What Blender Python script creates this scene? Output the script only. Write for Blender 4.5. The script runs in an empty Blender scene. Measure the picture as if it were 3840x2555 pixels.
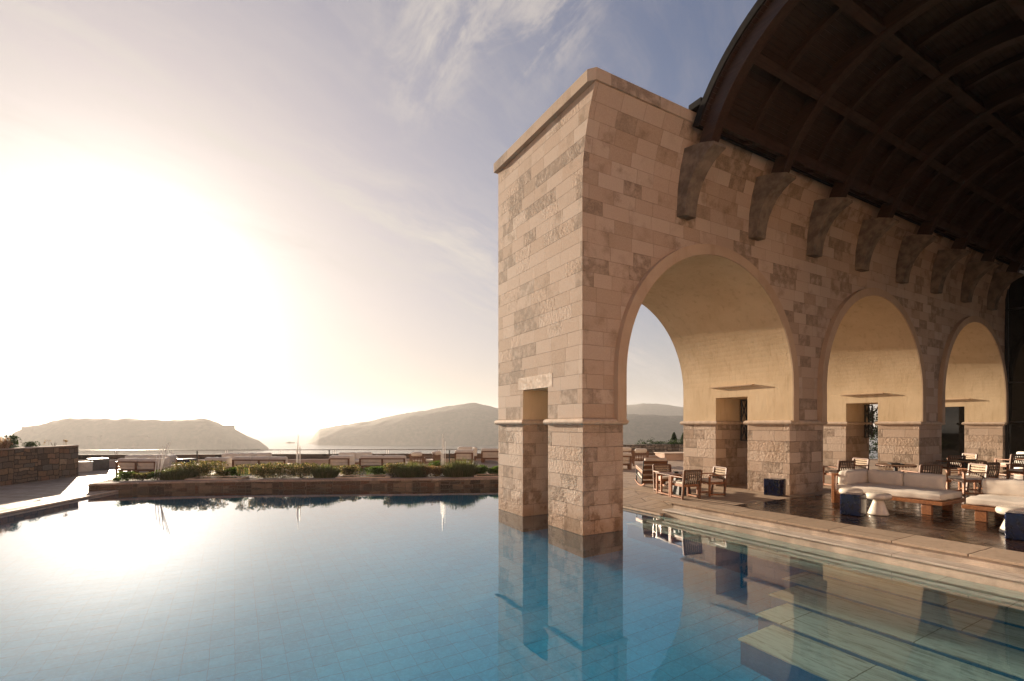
import bpy, bmesh, math, random
from mathutils import Vector, Matrix, noise as mnoise
rnd = random.Random(7)
PI = math.pi
R = math.radians
S = bpy.context.scene
COL = S.collection

# ------------------------------------------------------------------ camera, sky, sun, exposure
EYE = 2.5
FWD = R(60.44)                      # camera heading measured from +X (the arcade runs along +X)
cam_d = bpy.data.cameras.new('camera')
cam_d.sensor_width = 36.0
cam_d.lens = 36.0 * 1833.0 / 3840.0
cam_d.shift_y = (1595.0 - 1277.5) / 3840.0
cam_d.clip_start = 0.05
cam_d.clip_end = 60000.0
cam = bpy.data.objects.new('camera', cam_d)
COL.objects.link(cam)
cam.location = (0, 0, EYE)
cam.rotation_euler = (PI / 2, 0, FWD - PI / 2)
S.camera = cam

SUN_AZ = R(98.7)                    # from +X, counter-clockwise
SUN_EL = R(10.5)
sun_dir = Vector((math.cos(SUN_AZ) * math.cos(SUN_EL), math.sin(SUN_AZ) * math.cos(SUN_EL), math.sin(SUN_EL)))

w = bpy.data.worlds.new("World")
S.world = w
w.use_nodes = True
nt = w.node_tree
for n in list(nt.nodes):
    nt.nodes.remove(n)


class N:
    """small helper to wire shader nodes"""
    def __init__(self, tree):
        self.t = tree

    def n(self, kind, **kw):
        nd = self.t.nodes.new(kind)
        for k, v in kw.items():
            setattr(nd, k, v)
        return nd

    def put(self, sock, v):
        if isinstance(v, bpy.types.NodeSocket):
            self.t.links.new(v, sock)
        elif isinstance(v, (tuple, list)):
            sock.default_value = v if len(v) == len(sock.default_value) else tuple(v) + (1.0,)
        else:
            sock.default_value = v

    def math(self, op, a, b=0.0, c=0.0, clamp=False):
        nd = self.n('ShaderNodeMath', operation=op, use_clamp=clamp)
        self.put(nd.inputs[0], a)
        self.put(nd.inputs[1], b)
        self.put(nd.inputs[2], c)
        return nd.outputs[0]

    def vmath(self, op, a, b=(0, 0, 0)):
        nd = self.n('ShaderNodeVectorMath', operation=op)
        self.put(nd.inputs[0], a)
        self.put(nd.inputs[1], b)
        return nd.outputs['Value'] if op in ('DOT_PRODUCT', 'LENGTH', 'DISTANCE') else nd.outputs[0]

    def scale(self, a, s):
        nd = self.n('ShaderNodeVectorMath', operation='SCALE')
        self.put(nd.inputs[0], a)
        self.put(nd.inputs['Scale'], s)
        return nd.outputs[0]

    def mix(self, f, a, b, blend='MIX'):
        nd = self.n('ShaderNodeMix', data_type='RGBA', blend_type=blend)
        self.put(nd.inputs[0], f)
        self.put(nd.inputs[6], a)
        self.put(nd.inputs[7], b)
        return nd.outputs[2]

    def fmix(self, f, a, b):
        nd = self.n('ShaderNodeMix', data_type='FLOAT')
        self.put(nd.inputs[0], f)
        self.put(nd.inputs[2], a)
        self.put(nd.inputs[3], b)
        return nd.outputs[0]

    def smooth(self, x, lo, hi, a=0.0, b=1.0):
        nd = self.n('ShaderNodeMapRange', interpolation_type='SMOOTHSTEP')
        self.put(nd.inputs['Value'], x)
        nd.inputs['From Min'].default_value = lo
        nd.inputs['From Max'].default_value = hi
        nd.inputs['To Min'].default_value = a
        nd.inputs['To Max'].default_value = b
        return nd.outputs['Result']

    def sep(self, v):
        nd = self.n('ShaderNodeSeparateXYZ')
        self.put(nd.inputs[0], v)
        return nd.outputs

    def comb(self, x=0.0, y=0.0, z=0.0):
        nd = self.n('ShaderNodeCombineXYZ')
        for i, q in enumerate((x, y, z)):
            self.put(nd.inputs[i], q)
        return nd.outputs[0]

    def noise(self, vec, scale=5.0, detail=3.0, rough=0.5, dim='3D', dist=0.0):
        nd = self.n('ShaderNodeTexNoise', noise_dimensions=dim)
        self.put(nd.inputs['Vector'], vec)
        self.put(nd.inputs['Scale'], scale)
        nd.inputs['Detail'].default_value = detail
        nd.inputs['Roughness'].default_value = rough
        nd.inputs['Distortion'].default_value = dist
        return nd.outputs['Fac']

    def white(self, vec, dim='3D', w=None):
        nd = self.n('ShaderNodeTexWhiteNoise', noise_dimensions=dim)
        if dim == '1D':
            self.put(nd.inputs['W'], w)
        else:
            self.put(nd.inputs['Vector'], vec)
        return nd.outputs['Value']

    def ramp(self, f, stops):
        nd = self.n('ShaderNodeValToRGB')
        cr = nd.color_ramp
        while len(cr.elements) < len(stops):
            cr.elements.new(0.5)
        for e, (p, c) in zip(cr.elements, stops):
            e.position = p
            e.color = tuple(c) + (1.0,)
        self.put(nd.inputs[0], f)
        return nd.outputs[0]

    def objco(self):
        return self.n('ShaderNodeTexCoord').outputs['Object']


h = N(nt)
sky = h.n('ShaderNodeTexSky', sky_type='NISHITA')
sky.sun_disc = False
sky.sun_elevation = SUN_EL
sky.sun_rotation = PI / 2 - SUN_AZ
sky.altitude = 40
sky.air_density = 1.0
sky.dust_density = 2.2
sky.ozone_density = 2.0
dirv = h.vmath('NORMALIZE', h.n('ShaderNodeTexCoord').outputs['Generated'])
dx, dy, dz = h.sep(dirv)[:]
sund = h.vmath('DOT_PRODUCT', dirv, tuple(sun_dir))
sund = h.math('MAXIMUM', sund, 0.0)
# thin cirrus streaks on a flat layer high above, thinning to nothing overhead-right
den = h.math('ADD', h.math('MAXIMUM', dz, 0.0), 0.22)
cx = h.math('DIVIDE', dx, den)
cy = h.math('DIVIDE', dy, den)
CA = R(21)
ca = h.math('ADD', h.math('MULTIPLY', cx, math.cos(CA)), h.math('MULTIPLY', cy, math.sin(CA)))
cb = h.math('SUBTRACT', h.math('MULTIPLY', cy, math.cos(CA)), h.math('MULTIPLY', cx, math.sin(CA)))
warp = h.noise(h.comb(cx, cy, 0.3), 1.6, 4, 0.55)
cb2 = h.math('ADD', cb, h.math('MULTIPLY', h.math('SUBTRACT', warp, 0.5), 0.28))
st = h.noise(h.comb(h.math('MULTIPLY', ca, 0.9), h.math('MULTIPLY', cb2, 5.0), 1.7), 2.2, 8, 0.62)
fine = h.noise(h.comb(h.math('MULTIPLY', ca, 2.2), h.math('MULTIPLY', cb2, 7.0), 6.1), 3.4, 8, 0.68)
puff = h.noise(h.comb(h.math('MULTIPLY', cx, 1.6), h.math('MULTIPLY', cy, 0.8), 4.4), 5.5, 9, 0.66, dist=0.5)


def bell(x, c, wd):
    q = h.math('DIVIDE', h.math('SUBTRACT', x, c), wd)
    return h.math('EXPONENT', h.math('MULTIPLY', h.math('MULTIPLY', q, q), -1.0))


band = h.math('ADD', bell(cb2, 1.24, 0.13), h.math('MULTIPLY', bell(cb2, 1.53, 0.10), 0.7))
band = h.math('ADD', h.math('MULTIPLY', band, 0.9), 0.16)
tuf = h.math('ADD', h.math('MULTIPLY', bell(cx, 0.34, 0.10), bell(cy, 0.88, 0.20)), h.math('MULTIPLY', bell(cx, 0.50, 0.09), bell(cy, 0.76, 0.11)))
cl1 = h.math('MULTIPLY', h.smooth(h.math('ADD', h.math('MULTIPLY', st, 0.6), h.math('MULTIPLY', fine, 0.4)), 0.38, 0.68), band)
cl2 = h.math('MULTIPLY', h.smooth(puff, 0.42, 0.70), tuf)
cloud = h.math('ADD', cl1, h.math('MULTIPLY', cl2, 0.95), clamp=True)
near = h.smooth(sund, 0.45, 0.95)
veil = h.math('ADD', h.math('MULTIPLY', cloud, 0.75), h.math('MULTIPLY', near, 0.18), clamp=True)
glow = h.math('POWER', sund, 5.0)
glow2 = h.math('POWER', sund, 40.0)
base = h.mix(1.0, sky.outputs[0], (0.58, 0.495, 0.55), 'MULTIPLY')
cloudc = h.mix(h.smooth(sund, 0.3, 1.0), (2.1, 1.85, 1.95), (4.4, 3.9, 3.4))
mixc = h.mix(veil, base, cloudc)
g1 = h.scale(h.comb(1.0, 0.84, 0.68), h.math('ADD', h.math('MULTIPLY', glow, 0.1), h.math('MULTIPLY', glow2, 1.5)))
skyc = h.vmath('ADD', mixc, g1)
# warm pale band of haze along the horizon
hb = h.math('POWER', h.math('SUBTRACT', 1.0, h.math('MINIMUM', h.math('ABSOLUTE', dz), 1.0)), 7.0)
hz = h.math('MULTIPLY', hb, h.smooth(sund, -0.2, 0.9, 0.35, 0.8))
skyc = h.mix(hz, skyc, (3.9, 3.5, 3.15))
# bright thin overcast evens out the sky around the sun
lim = []
for ch, L in zip(h.sep(skyc)[:], (3.74, 3.50, 3.24)):
    lim.append(h.math('MULTIPLY', h.math('SUBTRACT', 1.0, h.math('EXPONENT', h.math('MULTIPLY', ch, -1.14 / L))), L))
skyc = h.comb(*lim)
# the sun's own aureole seen through it
au = h.math('ADD', h.math('MULTIPLY', h.math('POWER', sund, 26.0), 0.15), h.math('MULTIPLY', h.math('POWER', sund, 100.0), 6.0))
skyc = h.vmath('ADD', skyc, h.scale(h.comb(1.0, 0.90, 0.78), au))
bg = h.n('ShaderNodeBackground')
nt.links.new(skyc, bg.inputs['Color'])
bg.inputs['Strength'].default_value = 0.10
out = h.n('ShaderNodeOutputWorld')
nt.links.new(bg.outputs[0], out.inputs[0])

sl = bpy.data.lights.new('sun', 'SUN')
sl.energy = 5.0
sl.angle = R(0.6)
sl.color = (1.0, 0.82, 0.62)
sl.cycles.use_multiple_importance_sampling = False
sun = bpy.data.objects.new('sun', sl)
COL.objects.link(sun)
sun.location = (-10, 60, 30)
sun.rotation_euler = sun_dir.to_track_quat('Z', 'Y').to_euler()

S.view_settings.view_transform = 'Standard'
S.view_settings.look = 'None'
S.view_settings.gamma = 1.0
S.view_settings.exposure = 1.45
S.render.engine = 'CYCLES'
S.cycles.use_denoising = True
S.cycles.max_bounces = 8
S.cycles.diffuse_bounces = 4
S.cycles.glossy_bounces = 4
S.cycles.transmission_bounces = 6
S.cycles.transparent_max_bounces = 8
S.cycles.volume_bounces = 0
S.cycles.sample_clamp_indirect = 6.0
S.cycles.blur_glossy = 0.3


# ------------------------------------------------------------------ mesh helpers
class MB:
    def __init__(self):
        self.v, self.f = [], []

    def add(self, vs, fs):
        o = len(self.v)
        self.v += [tuple(p) for p in vs]
        self.f += [tuple(i + o for i in q) for q in fs]
        return self

    def box(self, x0, x1, y0, y1, z0, z1):
        vs = [(x, y, z) for z in (z0, z1) for y in (y0, y1) for x in (x0, x1)]
        return self.add(vs, [(0, 2, 3, 1), (4, 5, 7, 6), (0, 1, 5, 4), (2, 6, 7, 3), (0, 4, 6, 2), (1, 3, 7, 5)])

    def beam(self, p, q, wx, wy, up=(0, 0, 1)):
        p, q = Vector(p), Vector(q)
        d = (q - p).normalized()
        u = Vector(up)
        if abs(d.dot(u)) > 0.98:
            u = Vector((0, 1, 0))
        s = d.cross(u).normalized()
        t = s.cross(d).normalized()
        vs = []
        for c in (p, q):
            for a, b in ((-1, -1), (1, -1), (1, 1), (-1, 1)):
                vs.append(c + s * (a * wx / 2) + t * (b * wy / 2))
        return self.add(vs, [(3, 2, 1, 0), (4, 5, 6, 7), (0, 1, 5, 4), (1, 2, 6, 5), (2, 3, 7, 6), (3, 0, 4, 7)])

    def tube(self, pts, r, n=8):
        pts = [Vector(p) for p in pts]
        rs = r if isinstance(r, (list, tuple)) else [r] * len(pts)
        o = len(self.v)
        for i, p in enumerate(pts):
            d = (pts[min(i + 1, len(pts) - 1)] - pts[max(i - 1, 0)]).normalized()
            u = Vector((0, 0, 1)) if abs(d.z) < 0.9 else Vector((1, 0, 0))
            s = d.cross(u).normalized()
            t = s.cross(d)
            for k in range(n):
                a = 2 * PI * k / n
                self.v.append(tuple(p + (s * math.cos(a) + t * math.sin(a)) * rs[i]))
        for i in range(len(pts) - 1):
            for k in range(n):
                k2 = (k + 1) % n
                self.f.append((o + i * n + k, o + i * n + k2, o + (i + 1) * n + k2, o + (i + 1) * n + k))
        self.f.append(tuple(o + k for k in reversed(range(n))))
        self.f.append(tuple(o + (len(pts) - 1) * n + k for k in range(n)))
        return self

    def lathe(self, prof, n=24, c=(0, 0, 0)):
        o = len(self.v)
        for r, z in prof:
            for k in range(n):
                a = 2 * PI * k / n
                self.v.append((c[0] + r * math.cos(a), c[1] + r * math.sin(a), c[2] + z))
        for i in range(len(prof) - 1):
            for k in range(n):
                k2 = (k + 1) % n
                self.f.append((o + i * n + k, o + i * n + k2, o + (i + 1) * n + k2, o + (i + 1) * n + k))
        self.f.append(tuple(o + k for k in reversed(range(n))))
        self.f.append(tuple(o + (len(prof) - 1) * n + k for k in range(n)))
        return self

    def grid(self, fn, nu, nv):
        o = len(self.v)
        for i in range(nu + 1):
            for j in range(nv + 1):
                self.v.append(tuple(fn(i / nu, j / nv)))
        for i in range(nu):
            for j in range(nv):
                a = o + i * (nv + 1) + j
                self.f.append((a, a + 1, a + nv + 2, a + nv + 1))
        return self

    def prism(self, poly, fn0, fn1):
        """poly of 2D points lifted by two functions to the two end caps"""
        n = len(poly)
        vs = [fn0(*p) for p in poly] + [fn1(*p) for p in poly]
        fs = [tuple(reversed(range(n))), tuple(range(n, 2 * n))]
        fs += [(i, (i + 1) % n, n + (i + 1) % n, n + i) for i in range(n)]
        return self.add(vs, fs)

    def move(self, loc=(0, 0, 0), rz=0.0, sc=1.0):
        m = Matrix.Translation(loc) @ Matrix.Rotation(rz, 4, 'Z') @ Matrix.Scale(sc, 4)
        self.v = [tuple(m @ Vector(p)) for p in self.v]
        return self

    def build(self, name, mat, parent=None, smooth=False, bevel=0.0, seg=2, fix=True, sub=0):
        me = bpy.data.meshes.new(name)
        me.from_pydata(self.v, [], self.f)
        if fix:
            bm = bmesh.new()
            bm.from_mesh(me)
            bmesh.ops.recalc_face_normals(bm, faces=bm.faces)
            bm.to_mesh(me)
            bm.free()
        me.materials.append(mat)
        if smooth:
            me.polygons.foreach_set('use_smooth', [True] * len(me.polygons))
        o = bpy.data.objects.new(name, me)
        COL.objects.link(o)
        if bevel:
            b = o.modifiers.new('bevel', 'BEVEL')
            b.width = bevel
            b.segments = seg
            b.limit_method = 'ANGLE'
        if sub:
            b = o.modifiers.new('subdivision', 'SUBSURF')
            b.levels = b.render_levels = sub
        if parent:
            o.parent = parent
        return o


def tag(o, label=None, cat=None, group=None, kind=None):
    if label:
        o['label'] = label
    if cat:
        o['category'] = cat
    if group:
        o['group'] = group
    if kind:
        o['kind'] = kind
    return o


def thing(name, label, cat, loc=(0, 0, 0), rz=0.0, group=None):
    o = bpy.data.objects.new(name, None)
    o.empty_display_size = 0.2
    COL.objects.link(o)
    o.location = loc
    o.rotation_euler = (0, 0, rz)
    return tag(o, label, cat, group)


def struct(o, label=None):
    return tag(o, label, None, None, 'structure')


def children(o):
    return [c for c in COL.objects if c.parent == o]


def copy_tree(o, label=None, parent=None):
    c = o.copy()
    COL.objects.link(c)
    if label:
        c['label'] = label
    if parent:
        c.parent = parent
    for ch in children(o):
        copy_tree(ch, None, c)
    return c


def cushion_mb(x0, x1, y0, y1, z0, z1, bulge=0.03, n=10):
    """a soft box: subdivided, rounded edges, slightly swollen and creased"""
    mb = MB()
    cx, cy, cz = (x0 + x1) / 2, (y0 + y1) / 2, (z0 + z1) / 2
    hx, hy, hz = (x1 - x0) / 2, (y1 - y0) / 2, (z1 - z0) / 2
    r = min(hx, hy, hz) * 0.62
    sd = rnd.random() * 100

    def pt(p):
        x, y, z = p
        q = Vector((max(-hx + r, min(hx - r, x)), max(-hy + r, min(hy - r, y)), max(-hz + r, min(hz - r, z))))
        d = Vector(p) - q
        if d.length > 1e-6:
            d = d.normalized() * r
        w = q + d
        k = (1 - (x / hx) ** 2) * (1 - (y / hy) ** 2) if hz <= min(hx, hy) else 0.5
        nz = mnoise.noise(Vector((w.x * 5 + sd, w.y * 5, w.z * 5))) * 0.018 + mnoise.noise(Vector((w.x * 11 + sd, w.y * 19, w.z * 13))) * 0.008
        nn = d.normalized() if d.length > 1e-6 else Vector((0, 0, 0))
        w = w + nn * (nz + bulge * k * 0.5)
        return (cx + w.x, cy + w.y, cz + w.z)
    for ax in range(3):
        for s in (-1, 1):
            H3 = [hx, hy, hz]
            a1, a2 = (ax + 1) % 3, (ax + 2) % 3

            def fn(u, v, ax=ax, s=s, a1=a1, a2=a2):
                p = [0, 0, 0]
                p[ax] = s * H3[ax]
                p[a1] = (2 * u - 1) * H3[a1]
                p[a2] = (2 * v - 1) * H3[a2]
                return pt(p)
            mb.grid(fn, n, n)
    return mb


# ------------------------------------------------------------------ materials
def new_mat(name):
    m = bpy.data.materials.new(name)
    m.use_nodes = True
    t = m.node_tree
    b = t.nodes['Principled BSDF']
    return m, N(t), b


def bump(hn, b, height, strength=0.5, dist=0.02):
    bp = hn.n('ShaderNodeBump')
    hn.put(bp.inputs['Height'], height)
    bp.inputs['Strength'].default_value = strength
    bp.inputs['Distance'].default_value = dist
    hn.t.links.new(bp.outputs[0], b.inputs['Normal'])


def facing_uv(hn, rot=0.0):
    """(u, v) along a wall: u follows y on faces looking along x, else x; v is height"""
    co = hn.objco()
    x, y, z = hn.sep(co)[:]
    nx = hn.math('ABSOLUTE', hn.sep(hn.n('ShaderNodeNewGeometry').outputs['True Normal'])[0])
    pick = hn.math('GREATER_THAN', nx, 0.7)
    u = hn.fmix(pick, x, hn.math('ADD', y, 31.7))
    return co, u, z


def stone_mat(name, hgt, wid, stops, rough_share=0.5, bump_d=0.02, joint=0.006, stain=0.5, joint_dark=0.45, tide=False):
    m, hn, b = new_mat(name)
    co, u, v = facing_uv(hn)
    vv = hn.math('DIVIDE', v, hgt)
    row = hn.math('FLOOR', vv)
    rr = hn.white(None, '1D', row)
    W = hn.math('ADD', hn.math('DIVIDE', u, wid), hn.math('ADD', hn.math('MULTIPLY', rr, 57.0), hn.math('MULTIPLY', row, 113.0)))
    vor = hn.n('ShaderNodeTexVoronoi', voronoi_dimensions='1D', feature='F1')
    hn.put(vor.inputs['W'], W)
    vor.inputs['Scale'].default_value = 1.0
    vor.inputs['Randomness'].default_value = 0.6
    ved = hn.n('ShaderNodeTexVoronoi', voronoi_dimensions='1D', feature='DISTANCE_TO_EDGE')
    hn.put(ved.inputs['W'], W)
    ved.inputs['Scale'].default_value = 1.0
    ved.inputs['Randomness'].default_value = 0.6
    cr, cg, cbb = hn.sep(vor.outputs['Color'])[:]
    fr = hn.math('FRACT', vv)
    de = hn.math('MULTIPLY', hn.math('MINIMUM', fr, hn.math('SUBTRACT', 1.0, fr)), hgt)
    du = hn.math('MULTIPLY', ved.outputs['Distance'], wid)
    wob = hn.math('MULTIPLY', hn.math('SUBTRACT', hn.noise(co, 30, 2), 0.5), 0.006)
    d = hn.math('ADD', hn.math('MINIMUM', de, du), wob)
    face = hn.smooth(d, joint * 0.3, joint)
    c = hn.ramp(cr, stops)
    n1 = hn.noise(co, 2.2, 5, 0.6)
    n2 = hn.noise(co, 26, 4, 0.65)
    n3 = hn.noise(co, 90, 2, 0.6)
    blotch = hn.math('MULTIPLY', hn.smooth(n1, 0.48, 0.72), hn.smooth(cg, 0.25, 0.8))
    c = hn.mix(hn.math('MULTIPLY', blotch, stain), c, (0.20, 0.135, 0.085))
    # darker stones with a pale centre where a mason's dowel sat
    dark = hn.smooth(cbb, 0.74, 0.80)
    c = hn.mix(hn.math('MULTIPLY', dark, hn.smooth(hn.noise(co, 5, 3), 0.32, 0.6, 0.2, 0.85)), c, (0.19, 0.135, 0.095))
    c = hn.mix(hn.smooth(n2, 0.3, 0.75, 0.0, 0.28), c, (0.62, 0.50, 0.37))
    c = hn.mix(hn.smooth(n3, 0.60, 0.75, 0.0, 0.35), c, (0.16, 0.11, 0.07))
    if tide:
        tz = hn.math('ADD', v, hn.math('MULTIPLY', hn.math('SUBTRACT', hn.noise(co, 2.6, 4), 0.5), 0.9))
        c = hn.mix(hn.smooth(tz, 0.02, 0.7, 0.62, 0.0), c, (0.25, 0.14, 0.07))
        patch = hn.math('MULTIPLY', hn.smooth(v, 0.3, 1.5, 1.0, 0.0), hn.smooth(hn.noise(co, 3.1, 5, 0.65), 0.5, 0.64))
        c = hn.mix(hn.math('MULTIPLY', patch, 0.75), c, (0.17, 0.095, 0.05))
        c = hn.mix(hn.smooth(v, -0.02, 0.03, 0.92, 0.0), c, (0.085, 0.095, 0.095))
    c = hn.mix(hn.math('MULTIPLY', hn.math('SUBTRACT', 1.0, face), hn.smooth(hn.noise(co, 1.7, 2), 0.35, 0.6, 0.25, joint_dark)), c, (0.10, 0.065, 0.04))
    hn.put(b.inputs['Base Color'], c)
    b.inputs['Roughness'].default_value = 0.85
    b.inputs['Specular IOR Level'].default_value = 0.25
    rg = hn.smooth(cg, 1 - rough_share - 0.02, 1 - rough_share + 0.02)
    tool = hn.math('ADD', hn.math('MULTIPLY', hn.noise(co, 13, 3, 0.65), 0.75), hn.math('MULTIPLY', hn.noise(co, 38, 2, 0.6), 0.35))
    pits = hn.smooth(hn.noise(co, 16, 2), 0.66, 0.74)
    ht = hn.math('ADD', hn.math('MULTIPLY', face, 0.22), hn.math('MULTIPLY', tool, hn.fmix(rg, 0.22, 1.25)))
    ht = hn.math('ADD', ht, hn.math('MULTIPLY', cbb, 0.22))
    ht = hn.math('SUBTRACT', ht, hn.math('MULTIPLY', pits, 0.25))
    bump(hn, b, ht, 1.0, bump_d * 1.3)
    return m


def plain_mat(name, col, rough=0.6, var=0.2, scale=8.0, bumpd=0.0, bscale=40.0, spec=0.4, metal=0.0, col2=None):
    m, hn, b = new_mat(name)
    co = hn.objco()
    n = hn.noise(co, scale, 4, 0.6)
    c2 = col2 or tuple(q * (1 - var * 1.6) for q in col)
    c1 = tuple(min(1, q * (1 + var * 0.5)) for q in col)
    hn.put(b.inputs['Base Color'], hn.mix(hn.smooth(n, 0.3, 0.7), c1, c2))
    hn.put(b.inputs['Roughness'], hn.smooth(hn.noise(co, scale * 2.3, 3), 0.3, 0.7, max(0.02, rough - 0.1), min(1, rough + 0.1)))
    b.inputs['Specular IOR Level'].default_value = spec
    b.inputs['Metallic'].default_value = metal
    if bumpd:
        bump(hn, b, hn.noise(co, bscale, 4, 0.6), 0.6, bumpd)
    return m


def wood_mat(name, dark, light, rough=0.5, axis='x', plank=0.0, plank_axis='y', spec=0.4, coat=0.0, gap=0.005, scale=1.0):
    m, hn, b = new_mat(name)
    co = hn.objco()
    x, y, z = hn.sep(co)[:]
    ax = {'x': x, 'y': y, 'z': z}
    long = ax[axis]
    others = [ax[k] for k in 'xyz' if k != axis]
    seed = 0.0
    if plank:
        pv = hn.math('DIVIDE', ax[plank_axis], plank)
        pid = hn.math('FLOOR', pv)
        seed = hn.white(None, '1D', pid)
        fr = hn.math('FRACT', pv)
        edge = hn.math('MULTIPLY', hn.math('MINIMUM', fr, hn.math('SUBTRACT', 1.0, fr)), plank)
        facep = hn.smooth(edge, gap * 0.4, gap)
    vec = hn.comb(hn.math('MULTIPLY', long, 1.2 * scale), hn.math('MULTIPLY', others[0], 22 * scale), hn.math('ADD', hn.math('MULTIPLY', others[1], 22 * scale), hn.math('MULTIPLY', seed, 40.0) if plank else 0.0))
    g = hn.noise(vec, 1.0, 5, 0.6, dist=0.6)
    c = hn.mix(hn.smooth(g, 0.28, 0.72), dark, light)
    if plank:
        c = hn.mix(hn.math('MULTIPLY', seed, 0.45), c, tuple(q * 0.5 for q in dark))
        c = hn.mix(facep, tuple(q * 0.12 for q in dark), c)
    hn.put(b.inputs['Base Color'], c)
    hn.put(b.inputs['Roughness'], hn.smooth(hn.noise(co, 3.0, 4), 0.3, 0.7, max(0.03, rough - 0.08), min(1, rough + 0.1)))
    b.inputs['Specular IOR Level'].default_value = spec
    b.inputs['Coat Weight'].default_value = coat
    b.inputs['Coat Roughness'].default_value = 0.12
    ht = hn.math('MULTIPLY', g, 0.25)
    if plank:
        ht = hn.math('ADD', ht, facep)
        ht = hn.math('ADD', ht, hn.math('MULTIPLY', hn.noise(hn.comb(hn.math('MULTIPLY', long, 0.5), pid, 0.0), 1.5, 2), 0.5))
    bump(hn, b, ht, 0.14 if coat else 0.35, 0.006)
    return m


def rubble_mat(name, palette, sx=0.34, sz=0.2, joint=(0.16, 0.12, 0.085), flat=False, jw=0.035, dark=0.0):
    m, hn, b = new_mat(name)
    co = hn.objco()
    x, y, z = hn.sep(co)[:]
    wv = hn.n('ShaderNodeTexNoise')
    hn.put(wv.inputs['Vector'], co)
    wv.inputs['Scale'].default_value = 2.2
    wv.inputs['Detail'].default_value = 2
    off = hn.scale(hn.vmath('SUBTRACT', wv.outputs['Color'], (0.5, 0.5, 0.5)), 0.22)
    p = hn.vmath('ADD', co, off)
    px, py, pz = hn.sep(p)[:]
    vec = hn.comb(hn.math('DIVIDE', px, sx), hn.math('DIVIDE', py, sx), hn.math('DIVIDE', pz, 9.0 if flat else sz))
    v1 = hn.n('ShaderNodeTexVoronoi', feature='F1', distance='CHEBYCHEV' if not flat else 'EUCLIDEAN')
    v1.inputs['Scale'].default_value = 1.0
    v1.inputs['Randomness'].default_value = 0.8
    hn.put(v1.inputs['Vector'], vec)
    v2 = hn.n('ShaderNodeTexVoronoi', feature='F2', distance='CHEBYCHEV' if not flat else 'EUCLIDEAN')
    v2.inputs['Scale'].default_value = 1.0
    v2.inputs['Randomness'].default_value = 0.8
    hn.put(v2.inputs['Vector'], vec)
    gapd = hn.math('SUBTRACT', v2.outputs['Distance'], v1.outputs['Distance'])
    face = hn.smooth(gapd, jw, jw * 3.2)
    cr = hn.sep(v1.outputs['Color'])[0]
    c = hn.ramp(cr, palette)
    n2 = hn.noise(co, 18, 4, 0.65)
    c = hn.mix(hn.smooth(n2, 0.35, 0.75, 0.0, 0.5), c, (0.11, 0.085, 0.065))
    c = hn.mix(hn.smooth(hn.noise(co, 45, 3), 0.55, 0.75, 0, 0.35), c, (0.42, 0.34, 0.26))
    c = hn.mix(face, joint, c)
    hn.put(b.inputs['Base Color'], c)
    b.inputs['Roughness'].default_value = 0.9
    b.inputs['Specular IOR Level'].default_value = 0.2
    ht = hn.math('ADD', hn.math('MULTIPLY', face, 0.7), hn.math('MULTIPLY', n2, 0.5))
    bump(hn, b, ht, 0.8, 0.035)
    return m


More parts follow.
